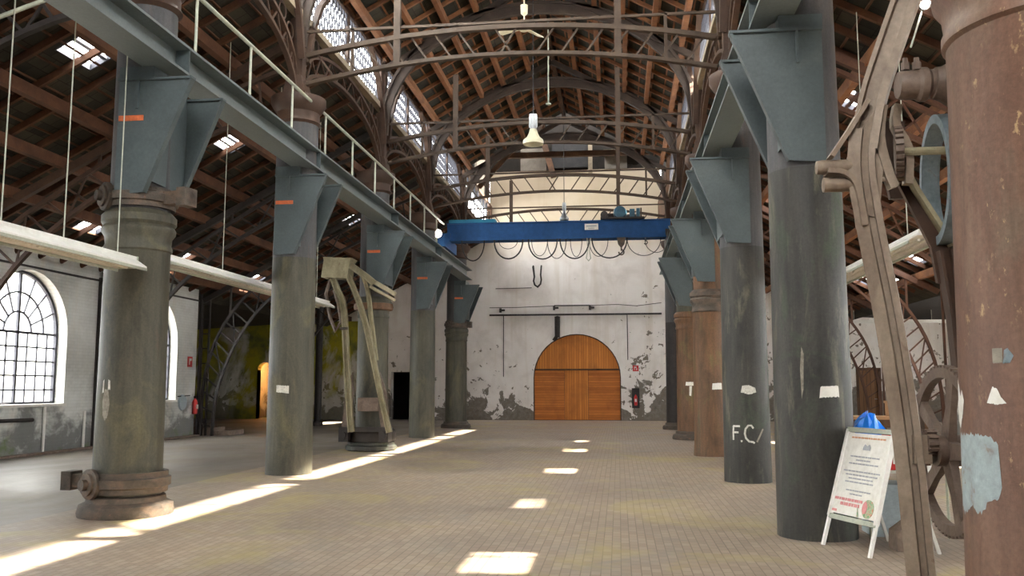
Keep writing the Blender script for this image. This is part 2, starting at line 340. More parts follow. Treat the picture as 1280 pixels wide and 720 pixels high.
def arch_wall(mb, u0, u1, top, holes, put, thick):
    """holes: (centre, half width, sill, spring) with a half-round head; put(u,z)->3D"""
    def q(a, b, z0a, z0b, z1a, z1b): mb.prism([put(a,z0a), put(b,z0b), put(b,z1b), put(a,z1a)], thick)
    cur = u0
    for c, r, sill, spring in sorted(holes):
        q(cur, c-r, 0, 0, top, top)
        if sill > 0: q(c-r, c+r, 0, 0, sill, sill)
        n = 20
        for k in range(n):
            a = c - r*math.cos(math.pi*k/n); b = c - r*math.cos(math.pi*(k+1)/n)
            za = spring + r*math.sin(math.pi*k/n); zb = spring + r*math.sin(math.pi*(k+1)/n)
            q(a, b, za, zb, top, top)
        cur = c+r
    q(cur, u1, 0, 0, top, top)
WIN = [2.1, 7.95, 13.8, 19.65, 25.4]
HW, SILL, SPR = 1.5, 1.21, 2.95
for side, xw, ext, nm in (('L', XW, (-.55,0,0), 'wall_left'), ('R', XE, (.55,0,0), 'wall_right')):
    mb = MB(); arch_wall(mb, Y0, YT, 4.9, [(c, HW, SILL, SPR) for c in WIN], lambda u,z: (xw,u,z), ext)
    struct(nm, mb, 'plaster_side')
    # a light cornice band under the roof
    struct('trim_1' if side == 'L' else 'trim_2', MB().box(xw, xw+(.05 if side=='L' else -.05), Y0, YT, 4.50, 4.545), 'dark_iron')
    s_ = 1 if side == 'L' else -1
    for i, c in enumerate(WIN):
        xf = xw - s_*.30
        w = bpy.data.objects.new('window_%d' % ((i+1) + (5 if side == 'R' else 0)), None); COL.objects.link(w); w.location = (xf, c, SILL); w['kind'] = 'structure'
        fr = MB(); pts = [(xf, c-HW+.03, SILL), (xf, c-HW+.03, SPR)] + [(xf, c-(HW-.03)*math.cos(math.pi*k/20), SPR+(HW-.03)*math.sin(math.pi*k/20)) for k in range(1,20)] + [(xf, c+HW-.03, SPR), (xf, c+HW-.03, SILL)]
        fr.sweep(pts, [(-.04,-.04),(.04,-.04),(.04,.04),(-.04,.04)], (1,0,0)); fr.box(xf-.04, xf+.04, c-HW, c+HW, SILL, SILL+.06)
        part('window_frame', fr, 'frame_dark', w)
        mu = MB()
        mu.box(xf-.03, xf+.03, c-.035, c+.035, SILL, SPR+HW-.03); mu.box(xf-.03, xf+.03, c-HW, c+HW, SPR-.03, SPR+.03)
        for d in (-1,1):
            for k in (1,2,3): mu.box(xf-.015, xf+.015, c+d*HW*k/4-.02, c+d*HW*k/4+.02, SILL, SPR)
        for k in range(1,5): z = SILL+(SPR-SILL)*k/5; mu.box(xf-.015, xf+.015, c-HW, c+HW, z-.02, z+.02)
        for rr in (.5, .97):
            mu.sweep([(xf, c-rr*math.cos(math.pi*k/20), SPR+rr*math.sin(math.pi*k/20)) for k in range(21)], [(-.02,-.02),(.02,-.02),(.02,.02),(-.02,.02)], (1,0,0))
        for k in range(1,8):
            if k == 4: continue
            a = math.pi*k/8; mu.bar((xf, c-.5*math.cos(a), SPR+.5*math.sin(a)), (xf, c-1.47*math.cos(a), SPR+1.47*math.sin(a)), .035, .035)
        part('glazing_bars', mu, 'frame_dark', w)
        gp = MB(); gp.add([(xf-.005*s_,)+p[1:] for p in pts], [tuple(range(len(pts)))]); part('pane', gp, 'glass', w)
        part('window_sill', MB().box(xw-s_*.3, xw+s_*.05, c-HW-.05, c+HW+.05, SILL-.06, SILL+.005), 'white', w)

# end wall with its arched gateway and two door holes
mb = MB()
DC, DR, DSP = -2.01, 2.12, 2.06
put = lambda u, z: (u, YB, z); th = (0,.5,0)
def rect(a,b,z0,z1): mb.prism([put(a,z0),put(b,z0),put(b,z1),put(a,z1)], th)
# left stretch, low, with lit doorway and black doorway
rect(-22,-18.22,0,5.3); arch = (-17.82,.40,0,2.45)
arch_wall(mb, -18.22, -17.42, 5.3, [arch], put, th); rect(-17.42,-11.25,0,5.3)
rect(-11.25,-10.28,2.35,9.2); rect(-14.1,-11.25,5.3,9.2); rect(-10.28,-6.3,0,9.2); 
arch_wall(mb, -6.3, 2.15, 12.35, [(DC,DR,0,DSP)], put, th)
rect(2.15,9.94,0,9.2); rect(9.94,11.02,0,5.3); rect(11.02,12.14,2.48,5.3); rect(12.14,18,0,5.3)
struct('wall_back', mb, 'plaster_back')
struct('wall_back_upper', MB().box(-6.6,2.4,YB,YB+.5,12.35,17), 'soot')
one('render_patch', MB().box(-4.75,-3.45,YB-.04,YB,12.36,13.5), 'grey_wall', (-4,YB,12.36), 'pale grey patch of bare wall left of the black hatch', 'wall patch')
one('render_patch', MB().box(-.55,.55,YB-.04,YB,12.36,13.0), 'grey_wall', (0,YB,12.36), 'pale grey patch of bare wall right of the black hatch', 'wall patch')
# closing walls of the wide end, and of the hall front behind the viewer
struct('wall_left_return', MB().box(-22.4, XW-.55, YT-.7, YT-.5, 0, 5.7), 'plaster_side')
struct('wall_left_end', MB().box(-22.5, -22, YT-.5, YB+.5, 0, 5.3), 'plaster_side')
struct('wall_right_return', MB().box(XE+.55, 18, YT-.5, YT, 0, 5.3), 'plaster_side')
mb = MB(); arch_wall(mb, YT-.5, YB+.5, 5.3, [(30.6,HW,SILL,SPR),(35.6,HW,SILL,SPR)], lambda u,z: (18,u,z), (.5,0,0)); struct('wall_right_end', mb, 'plaster_side')
for i, c in enumerate((30.6,35.6)):  # unseen windows added to bring side light onto the end wall
    w = bpy.data.objects.new('window_%d' % (31+i), None); COL.objects.link(w); w.location = (18.25,c,SILL); w['kind'] = 'structure'
    gb = MB()
    for k in range(-3,4): gb.box(18.23,18.27,c+.45*k-.02,c+.45*k+.02,SILL,SPR+math.sqrt(max(0,HW*HW-(.45*k)**2)))
    for k in range(6): gb.box(18.23,18.27,c-HW,c+HW,SILL+.35*k,SILL+.35*k+.03)
    part('glazing_bars', gb, 'frame_dark', w)
    part('pane', MB().add([(18.26,c-HW,SILL),(18.26,c-HW,SPR)]+[(18.26,c-HW*math.cos(math.pi*k/16),SPR+HW*math.sin(math.pi*k/16)) for k in range(1,16)]+[(18.26,c+HW,SPR),(18.26,c+HW,SILL)], [tuple(range(19))]), 'glass', w)
mb = MB()
mb.box(-14.65, 10.5, Y0-.4, Y0, 0, 4.9); mb.box(-14.65,-5.4,Y0-.4,Y0,4.9,9.2); mb.box(1.3,10.5,Y0-.4,Y0,4.9,9.2); mb.box(-5.4,1.3,Y0-.4,Y0,4.9,7.0)
for x in (-5.4,-3.2,-.95,1.3): mb.box(x-.06,x+.06,Y0-.3,Y0-.15,7.0,12.5)
for z in (8.8,10.6): mb.box(-5.9,1.7,Y0-.3,Y0-.15,z,z+.1)
struct('wall_front', mb, 'plaster_side')  # unseen front, built nearly solid to dim light on the columns
# rooms behind the two open doorways
struct('wall_lit_passage', MB().box(-18.8,-18.7,YB+.5,YB+2.5,0,3.2).box(-16.9,-16.8,YB+.5,YB+2.5,0,3.2).box(-18.8,-16.8,YB+2.5,YB+2.6,0,3.2).box(-18.8,-16.8,YB+.5,YB+2.6,3.2,3.3).box(-18.8,-16.8,YB+.5,YB+2.6,-.1,0), 'plaster_side')
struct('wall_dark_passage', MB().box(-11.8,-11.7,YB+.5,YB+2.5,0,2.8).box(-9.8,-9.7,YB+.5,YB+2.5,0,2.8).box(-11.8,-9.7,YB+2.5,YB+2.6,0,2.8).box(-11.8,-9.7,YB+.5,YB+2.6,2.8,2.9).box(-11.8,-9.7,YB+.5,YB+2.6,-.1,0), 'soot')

# gateway
d1 = bpy.data.objects.new('door_1', None); COL.objects.link(d1); d1.location = (DC, YB+.12, 0); d1['kind'] = 'structure'
yd = YB+.12; SEAM = 2.46
a0 = math.asin((SEAM-DSP)/DR)
hx = DR*math.cos(a0)
part('fanlight_boards', MB().prism([(DC-hx,yd,SEAM)] + [(DC-DR*math.cos(a0+(math.pi-2*a0)*k/28), yd, DSP+DR*math.sin(a0+(math.pi-2*a0)*k/28)) for k in range(1,28)] + [(DC+hx,yd,SEAM)], (0,.08,0)), 'door_v', d1)
part('door_leaf', MB().prism([(DC-DR,yd+.01,.03),(DC-.62,yd+.01,.03),(DC-.62,yd+.01,SEAM),(DC-hx,yd+.01,SEAM),(DC-DR,yd+.01,DSP)], (0,.06,0)), 'door_h', d1)
part('door_leaf', MB().box(DC-.60, DC+.53, yd-.005, yd+.06, .03, SEAM), 'door_v', d1)
part('door_leaf', MB().prism([(DC+.55,yd+.01,.03),(DC+DR,yd+.01,.03),(DC+DR,yd+.01,DSP),(DC+hx,yd+.01,SEAM),(DC+.55,yd+.01,SEAM)], (0,.06,0)), 'door_h', d1)
part('gap_backing', MB().box(DC-DR-.1, DC+DR+.1, yd+.10, yd+.14, 0, DSP+DR+.1), 'timber_dark', d1)  # added behind the leaves to stop daylight showing through the gaps
part('transom', MB().box(DC-DR, DC+DR, yd-.05, yd+.05, SEAM-.05, SEAM+.03), 'timber_dark', d1)
fr = MB(); pts = [(DC-DR,yd-.02,0),(DC-DR,yd-.02,DSP)]+[(DC-DR*math.cos(math.pi*k/24),yd-.02,DSP+DR*math.sin(math.pi*k/24)) for k in range(1,24)]+[(DC+DR,yd-.02,DSP),(DC+DR,yd-.02,0)]
fr.sweep(pts, [(-.06,-.05),(.06,-.05),(.06,.05),(-.06,.05)], (0,1,0)); part('door_frame', fr, 'timber_dark', d1)
d2 = bpy.data.objects.new('door_2', None); COL.objects.link(d2); d2.location = (11.58, YB+.1, 0); d2['kind'] = 'structure'
part('door_leaf', MB().box(11.12, 12.04, YB+.12, YB+.18, 0, 2.38), 'door_dark', d2)
part('door_frame', MB().box(11.02,11.12,YB-.03,YB+.2,0,2.48).box(12.04,12.14,YB-.03,YB+.2,0,2.48).box(11.02,12.14,YB-.03,YB+.2,2.38,2.50), 'timber_dark', d2)
part('door_handle', MB().rod((11.95,YB+.12,1.05),(11.95,YB+.04,1.05),.012).rod((11.95,YB+.05,1.05),(11.83,YB+.05,1.05),.012), 'silver', d2)

# roof slopes -------------------------------------------------------
AS = (9.0-4.9)/(XW*-1-6.3)                       # aisle slope
def za(side, x):                                 # underside of the slates over an aisle
    xl = x if side == 'L' else 2*CX - x
    return 4.9 + (xl - XW)*AS
NS = (12.86-10.55)/4.22
def zn(x): return 12.86 - abs(x-CX)*NS
def slope_cover(name, xs0, xs1, y0, y1, zf, holes):
    mb = MB(); xs = sorted({xs0, xs1, *[h[0] for h in holes], *[h[1] for h in holes]}); ys = sorted({y0, y1, *[h[2] for h in holes], *[h[3] for h in holes]})
    for i in range(len(xs)-1):
        for j in range(len(ys)-1):
            cx_, cy_ = (xs[i]+xs[i+1])/2, (ys[j]+ys[j+1])/2
            if any(h[0] < cx_ < h[1] and h[2] < cy_ < h[3] for h in holes): continue
            a, b = xs[i], xs[i+1]
            mb.prism([(a,ys[j],zf(a)),(b,ys[j],zf(b)),(b,ys[j+1],zf(b)),(a,ys[j+1],zf(a))], (0,0,.09))
    return struct(name, mb, 'slates')
SK = {'L': [(-9.15,13.9),(-9.15,19.7),(-9.15,29.6),(-12.75,20.0),(-12.75,24.7),(-12.75,30.2)],
      'R': [(4.92,9.4),(4.92,13.6),(4.92,18.45),(4.92,24.0),(4.86,27.9),(8.85,27.6),(8.85,33.0),(9.3,31.0)]}
HX, HY = .30, .50
caseL = (-14.6, -6.2); caseR = (2.05, 10.5)
cL = slope_cover('ceiling', caseL[0], caseL[1], Y0, YB+.3, lambda x: za('L', x), [(x-HX,x+HX,y-HY,y+HY) for x,y in SK['L']])
cR = slope_cover('ceiling', caseR[0], caseR[1], Y0, YB+.3, lambda x: za('R', x), [(x-(HX if y != 13.6 else .13),x+(HX if y != 13.6 else .13),y-HY,y+HY) for x,y in SK['R']])
cNL = slope_cover('ceiling', -6.45, CX, Y0, 35.2, zn, [(-5.7,-2.6,12.6,12.6+3*1.6) for k in (5,)]); cNR = slope_cover('ceiling', CX, 2.52, Y0, 35.2, zn, [])  # hole for the added glazing; right eave lengthened to narrow the sun strip
struct('ceiling', MB().prism([(-22.3,YT-.5,4.5),(-14.05,YT-.5,4.95),(-14.05,YB+.3,4.95),(-22.3,YB+.3,4.5)], (0,0,.15)), 'soot')
struct('ceiling', MB().prism([(9.9,YT-.5,4.95),(18.3,YT-.5,4.5),(18.3,YB+.3,4.5),(9.9,YB+.3,4.95)], (0,0,.15)), 'soot')
# tall dark shaft over the far end, roof hole added to light the end wall
struct('ceiling', MB().box(-6.6, 2.4, 35.2, 39.3, 17, 17.2).box(-6.6,2.4,42.2,43.5,17,17.2).box(-6.6,-5.6,39.3,42.2,17,17.2).box(1.4,2.4,39.3,42.2,17,17.2), 'soot')
struct('wall_shaft', MB().box(-6.6,-6.35,35.2,43.0,10.5,17).box(2.2,2.4,35.2,43.0,10.5,17), 'soot')
mb = MB(); mb.prism([(-6.6,35.2,zn(-6.6)+.09),(CX,35.2,12.95),(2.4,35.2,zn(2.4)+.09),(2.4,35.2,17),(-6.6,35.2,17)], (0,.15,0)); struct('wall_shaft_front', mb, 'soot')

for k, yy in enumerate((12.6,)):  # unseen roof glazing, added to light the floor from above
    w = bpy.data.objects.new('window_%d' % (41+k), None); COL.objects.link(w); w.location = (-4.1,yy,zn(-4.1)); w['kind'] = 'structure'
    part('pane', MB().prism([(-5.7,yy,zn(-5.7)+.03),(-2.6,yy,zn(-2.6)+.03),(-2.6,yy+4.8,zn(-2.6)+.03),(-5.7,yy+4.8,zn(-5.7)+.03)], (0,0,.01)), 'frosted', w)
    gb = MB()
    for q in range(9): gb.bar((-5.7,yy+.6*q,zn(-5.7)),(-2.6,yy+.6*q,zn(-2.6)),.04,.06)
    part('glazing_bars', gb, 'frame_dark', w)
for side, nm in (('L','left'),('R','right')):
    for k, (x, y) in enumerate(SK[side]):
        hx = .13 if (side == 'R' and y == 13.6) else HX; f = lambda q: za(side, q)
        t = thing('skylight', (x,y,f(x)), 'small iron-framed skylight let into the slates of the %s aisle roof' % nm, 'skylight', 'skylights of the %s aisle roof' % nm)
        part('pane', MB().add([(x-hx,y-HY,f(x-hx)+.07),(x+hx,y-HY,f(x+hx)+.07),(x+hx,y+HY,f(x+hx)+.07),(x-hx,y+HY,f(x-hx)+.07)], [(0,1,2,3)]), 'glass', t)
        part('glazing_bar', MB().bar((x,y-HY,f(x)+.04),(x,y+HY,f(x)+.04),.10,.04), 'frame_dark', t)
        part('frame', MB().bar((x-hx,y-HY,f(x-hx)+.05),(x-hx,y+HY,f(x-hx)+.05),.04,.11).bar((x+hx,y-HY,f(x+hx)+.05),(x+hx,y+HY,f(x+hx)+.05),.04,.11).bar((x-hx,y-HY,f(x-hx)+.05),(x+hx,y-HY,f(x+hx)+.05),.04,.11).bar((x-hx,y+HY,f(x-hx)+.05),(x+hx,y+HY,f(x+hx)+.05),.04,.11), 'frame_dark', t)
def battens(par, side, x0, x1, y0, y1, zf, step, sz=(.045,.03), mat='timber_rafter'):
    n = int((x1-x0)/step)
    for k in range(n+1):
        x = x0 + step*(k+.5)
        if x > x1: break
        part('batten', MB().bar((x,y0,zf(x)-.012),(x,y1,zf(x)-.012), sz[0], sz[1]), mat, par)
battens(cL, 'L', XW, -6.4, 6, YB, lambda x: za('L', x), .42); battens(cR, 'R', 2.3, XE, 6, YB, lambda x: za('R', x), .42)
battens(cNL, 'L', -6.2, CX, 17, 35, zn, .38, mat='timber'); battens(cNR, 'R', CX, 2.0, 17, 35, zn, .38, mat='timber')

def rafters(xa, xb, zf, ys, label, group, w=.07, h=.12, mat='timber_rafter'):
    a = (xa, ys[0], zf(xa)-.03-h/2); b = (xb, ys[0], zf(xb)-.03-h/2)
    r = one('rafter', MB().bar(a, b, w, h), mat, a, label, 'rafter', group)
    for y in ys[1:]: dup(r, (a[0], y, a[2]))
ysA = [7.1+.85*k for k in range(42)]
rafters(XW, -6.4, lambda x: za('L',x), ysA, 'red-brown timber rafter under the slates of the left aisle roof', 'rafters of the left aisle roof')
rafters(XE, 2.24, lambda x: za('R',x), ysA, 'red-brown timber rafter under the slates of the right aisle roof', 'rafters of the right aisle roof')
ysN = [17.3+.85*k for k in range(21)]
rafters(-6.25, CX-.05, zn, ysN, 'orange-brown rafter on the left slope of the high nave roof', 'rafters on the left slope of the nave roof', .07, .10, 'timber')
rafters(2.1, CX+.05, zn, ysN, 'orange-brown rafter on the right slope of the high nave roof', 'rafters on the right slope of the nave roof', .07, .10, 'timber')
def purlin(x, y0, y1, z, w, h, mat, label, group):
    return one('purlin', MB().bar((x,y0,z-h/2),(x,y1,z-h/2), w, h), mat, (x,y0,z-h), label, 'purlin', group)
for side, nm in (('L','left'),('R','right')):
    for k, xl in enumerate((-13.4,-12.3,-11.2,-10.1,-8.7,-7.6)):
        x = mx(side, xl); purlin(x, 6.5, YB, za(side,x)-.15, .15, .22, 'timber' if side == 'R' else 'timber_rafter', 'long squared timber purlin running under the rafters of the %s aisle roof' % nm, 'purlins of the %s aisle roof' % nm)
    for off in (3.85, 3.1, 2.35, 1.6, .8):
        x = CX - off if side == 'L' else CX + off
        # purlins are pieced from rib to rib
        ys = [17.0, 22.6, 28.4, 35.1]
        for a, b in zip(ys, ys[1:]):
            purlin(x + random.uniform(-.05,.05), a+.05, b-.05, zn(x)-.13, .13, .20, 'timber', 'orange timber purlin pieced between arch ribs on the %s slope of the nave roof' % nm, 'purlins on the %s slope of the nave roof' % nm)
purlin(CX, 17, 35.1, 12.78, .14, .2, 'timber_dark', 'dark ridge timber along the top of the nave roof', None)

# ------------------------------------------------------------------ cast-iron columns
LY = {0:11.0, 1:16.35, 2:22.55, 3:28.3, 4:34.9}; LXs = {0:-6.38, 1:-6.24, 2:-6.40, 3:-6.36, 4:-6.46}
RY = {-1:4.65, 0:10.35, 1:16.0, 2:21.75, 3:28.25, 4:34.7}; RXs = {-1:2.235, 0:2.17, 1:2.22, 2:2.20, 3:2.22, 4:2.25}
ordn = {'L': {0:'nearest', 1:'second nearest', 2:'third', 3:'fourth', 4:'farthest'}}
def patch(cx, cy, r, outline, mat, name, par, label=None, grow=.004):
    """paint patch hugging a shaft: outline of (degrees, z)"""
    mb = MB(); a0 = min(a for a,_ in outline); a1 = max(a for a,_ in outline); n = 36; rows = []; pr = random.Random(len(outline)*31+int(cx*100))
    for i in range(n+1):
        a = a0 + (a1-a0)*i/n; zs = []
        for k in range(len(outline)):
            (p, z), (q, w) = outline[k], outline[(k+1)%len(outline)]
            if min(p,q) <= a <= max(p,q) and p != q: zs.append(z+(w-z)*(a-p)/(q-p))
        zs = zs or [outline[0][1]]
        h_ = max(zs)-min(zs); rows.append((a, min(zs)+pr.uniform(0,.10)*h_*.8, max(zs)-pr.uniform(0,.10)*h_*.6))
    vs = []
    for a, z0, z1 in rows:
        for j in range(5):
            z = z0+(z1-z0)*j/4; rr = r(z)+grow; vs.append((cx+rr*math.cos(math.radians(a)), cy+rr*math.sin(math.radians(a)), z))
    mb.add(vs, [(i*5+j,(i+1)*5+j,(i+1)*5+j+1,i*5+j+1) for i in range(n) for j in range(4)])
    mb.smooth = True
    return part(name, mb, mat, par, label)
def ring_prof(r, z0, z1, bulge=.06):
    h = z1-z0; return [(r,z0),(r+bulge*.6,z0),(r+bulge,z0+h*.25),(r+bulge,z0+h*.75),(r+bulge*.6,z1),(r,z1)]
def clamp(t, cx, cy, r, z, arms, mat='flange_rust', wid=.26):
    """two-half iron strap with lugs, round bolt bosses and stub arms; arms: (degrees, length, boss degrees)"""
    part('clamp_strap', MB().lathe([(r,z-wid/2),(r+.05,z-wid/2),(r+.05,z-wid/4),(r+.085,z-wid/5),(r+.085,z+wid/5),(r+.05,z+wid/4),(r+.05,z+wid/2),(r,z+wid/2)], (cx,cy,0)), mat, t)
    for ang, ln, boss in arms:
        a = math.radians(ang); d = V((math.cos(a), math.sin(a), 0)); c = V((cx,cy,z))
        mb = MB(); mb.bar(c+d*(r*.9), c+d*(r+ln), .17, .17); mb.bar(c+d*(r+ln-.14), c+d*(r+ln), .24, .24); part('clamp_arm', mb, mat, t)
        b = math.radians(boss); e = V((math.cos(b), math.sin(b), 0))
        mb = MB(); mb.lathe([(.19,0),(.19,.05),(.14,.06),(.14,.09),(.07,.09),(.07,.15)], c+e*(r+.03), 20, e); part('bolt_boss', mb, mat, t)
def column(side, i, mat, label, r0=.43, r1=.385, collar=False, base=True, matu='iron_upper', caps=True, zc=4.0, hub='flange_rust'):
    cx, cy = (LXs[i], LY[i]) if side == 'L' else (RXs[i], RY[i])
    t = thing('cast_iron_column', (cx,cy,0), label, 'column', None)
    rad = lambda z: r0 + (r1-r0)*z/7.0
    if collar:
        part('shaft', MB().lathe([(rad(0)+.02,0),(rad(0),.3),(rad(2),2),(rad(3.4),3.42),(rad(3.4)+.02,3.46)], (cx,cy,0), 48), mat, t)
        part('neck_moulding', MB().lathe([(rad(3.4),3.42),(rad(3.4)+.02,3.44),(rad(3.4)+.02,3.49),(rad(3.4)+.005,3.52),(rad(3.4)+.015,3.62),(rad(3.4)+.055,3.68),(rad(3.4)+.06,3.73),(rad(3.4)+.035,3.77),(rad(3.4)+.065,3.81),(rad(3.4)+.065,3.90),(rad(3.4)+.02,3.95),(rad(3.4),3.97)], (cx,cy,0), 48), hub if side=='R' and i==2 else ('iron_green' if mat == 'iron_green' else mat), t)
        part('upper_shaft', MB().lathe([(r1-.0,3.9),(r1-.01,6.9)], (cx,cy,0), 48), matu, t)
    else:
        part('shaft', MB().lathe([(rad(0),0),(rad(2),2),(rad(4),4.1)], (cx,cy,0), 48), mat, t)
        part('upper_shaft', MB().lathe([(rad(4.1),4.1),(rad(6.9),6.9)], (cx,cy,0), 48), matu, t)
    if caps:
        part('capital', MB().lathe([(r1,6.75),(r1+.05,6.80),(r1+.02,6.88),(r1+.02,7.0),(r1+.07,7.06),(r1+.14,7.18),(r1+.14,7.30),(r1,7.34)], (cx,cy,0), 40), 'lattice_iron', t)
    if base:
        part('base_flange', MB().lathe([(r0+.15,0),(r0+.16,.05),(r0+.14,.14),(r0+.06,.18),(r0+.05,.24),(r0,.26)], (cx,cy,0), 40), 'flange_rust', t)
    return t, cx, cy, rad
# left row
t, cx, cy, rad = column('L', 0, 'iron_green', 'nearest column of the left row, dark green-grey with a collar and a bolted clamp at its foot', .43, .385, True)
clamp(t, cx, cy, rad(0)+.02, .42, [(178,.42,-118)]); clamp(t, cx, cy, .40, 4.13, [(-12,.42,-128),(168,.12,-128)])
patch(cx, cy, rad, [(-114,1.56),(-113,1.72),(-110,1.74),(-110,1.56)], 'chalk', 'paint_mark', t, 'whitish paint fleck')
patch(cx, cy, rad, [(-101,1.60),(-101,1.74),(-97,1.72),(-96,1.60)], 'chalk', 'paint_mark', t, 'whitish paint fleck')
patch(cx, cy, rad, [(-112,1.45),(-108,1.62),(-100,1.62),(-96,1.42),(-99,1.25),(-105,1.2),(-110,1.28)], 'smear', 'paint_mark', t, 'grey smear')
t, cx, cy, rad = column('L', 1, 'iron_green', 'second column of the left row, plain grey-green shaft with a small white paint square', .435, .395, False, False)
patch(cx, cy, rad, [(-107,1.53),(-107,1.67),(-74,1.66),(-74,1.51)], 'chalk', 'paint_mark', t, 'white paint square')
t, cx, cy, rad = column('L', 2, 'iron_green', 'third column of the left row, behind the old slewing crane', .42, .375, True)
t, cx, cy, rad = column('L', 3, 'iron_green', 'fourth column of the left row, plain green-grey shaft right of the black doorway', .42, .39, False, False)
t, cx, cy, rad = column('L', 4, 'iron_green', 'farthest column of the left row, short collar ring, beside the white end wall', .44, .40, True)
clamp(t, cx, cy, .41, 4.1, [(-5,.22,-120)])
# right row
t, cx, cy, rad = column('R', -1, 'iron_rust', 'huge rust-brown column, nearest of the right row, with a worn blue-grey paint patch', .545, .44, True, True, 'iron_rust', False, hub='iron_rust')
patch(cx, cy, rad, [(-194,1.05),(-192,1.42),(-170,1.43),(-158,1.42),(-154,1.38),(-153,1.18),(-156,1.10),(-162,1.10),(-168,1.02),(-176,1.06),(-188,1.0)], 'blue_patch', 'paint_patch', t, 'worn blue-grey paint patch')
patch(cx, cy, rad, [(-160,1.57),(-158,1.61),(-156,1.65),(-153,1.64),(-151,1.60),(-148,1.57),(-154,1.56)], 'white', 'paint_mark', t, 'white paint triangle')
patch(cx, cy, rad, [(-155,1.755),(-155,1.83),(-149,1.83),(-149,1.755)], 'smear', 'paint_mark', t, 'tan square mark')
patch(cx, cy, rad, [(-149,1.755),(-148,1.82),(-146,1.83),(-143,1.79),(-145,1.755)], 'jib_blue', 'paint_mark', t, 'blue-grey round mark')
patch(cx, cy, rad, [(-197,1.47),(-195,1.70),(-191,1.66),(-188,1.60),(-185,1.64),(-182,1.58),(-185,1.50),(-190,1.43)], 'white', 'paint_mark', t, 'white paint drip')
t, cx, cy, rad = column('R', 0, 'iron_dark', 'second column of the right row, dark blue-grey, standing behind the notice board', .43, .385, False, False)
patch(cx, cy, rad, [(-92,1.52),(-90,1.65),(-62,1.66),(-61,1.53)], 'white', 'paint_mark', t, 'white paint rectangle')
patch(cx, cy, rad, [(-118,1.85),(-115,2.1),(-112,2.0),(-114,1.6),(-117,1.5)], 'smear', 'paint_mark', t, 'pale smear')
t, cx, cy, rad = column('R', 1, 'iron_dark', 'third column of the right row, dark grey-green with chalked white letters', .405, .36, False, False)
patch(cx, cy, rad, [(-110,1.54),(-106,1.66),(-90,1.67),(-74,1.62),(-72,1.54),(-90,1.50)], 'chalk', 'paint_mark', t, 'white paint oval')
def stroke(pts, name='painted_letter'):
    mb = MB(); n = len(pts); vs = []
    for i, (a, z) in enumerate(pts):
        p, q = pts[max(i-1,0)], pts[min(i+1,n-1)]; ta = math.radians(q[0]-p[0])*.4; tz = q[1]-p[1]; L = math.hypot(ta,tz); na, nz = -tz/L*.016, ta/L*.016
        for s_ in (-1,1):
            aa = math.radians(a)+s_*na/.4; zz = z+s_*nz; r = rad(zz)+.004; vs.append((cx+r*math.cos(aa), cy+r*math.sin(aa), zz))
    mb.add(vs, [(2*i,2*i+1,2*i+3,2*i+2) for i in range(n-1)]); mb.smooth = True; return mb
fF = MB()
for sg in ([(-132,.73),(-132,.85),(-131,.97)], [(-132,.965),(-122,.965),(-114,.965)], [(-131,.86),(-124,.86),(-118,.86)]): q = stroke(sg); fF.add(q.v, q.f)
part('painted_letter', fF, 'chalk', t, 'chalked white letter F')
part('painted_letter', stroke([(-82,.93),(-87,.98),(-94,.98),(-101,.92),(-103,.84),(-100,.76),(-93,.71),(-84,.70),(-80,.68)]), 'chalk', t, 'chalked white letter C')
part('painted_letter', stroke([(-74,.70),(-66,.80),(-56,.92)]), 'smear', t, 'faint slanting stroke')
part('painted_letter', stroke([(-113,.71),(-111,.715),(-109,.71)]), 'chalk', t, 'chalked dot')
t, cx, cy, rad = column('R', 2, 'iron_brown', 'fourth column of the right row, orange-brown with a collar below its bracket', .42, .36, True, False, 'iron_brown')
patch(cx, cy, rad, [(-92,1.56),(-90,1.72),(-58,1.73),(-57,1.57)], 'white', 'paint_mark', t, 'white paint square')
t, cx, cy, rad = column('R', 3, 'iron_brown', 'fifth column of the right row, olive-brown with a white T-shaped mark', .42, .37, True, True, 'iron_green')
patch(cx, cy, rad, [(-114,1.66),(-112,1.78),(-72,1.78),(-70,1.66)], 'white', 'paint_mark', t, 'bar of the white T mark')
patch(cx, cy, rad, [(-98,1.35),(-97,1.66),(-86,1.66),(-90,1.33)], 'white', 'paint_mark', t, 'stem of the white T mark')
t, cx, cy, rad = column('R', 4, 'dark_iron', 'farthest column of the right row, near-black, against the white end wall', .44, .40, False, True)

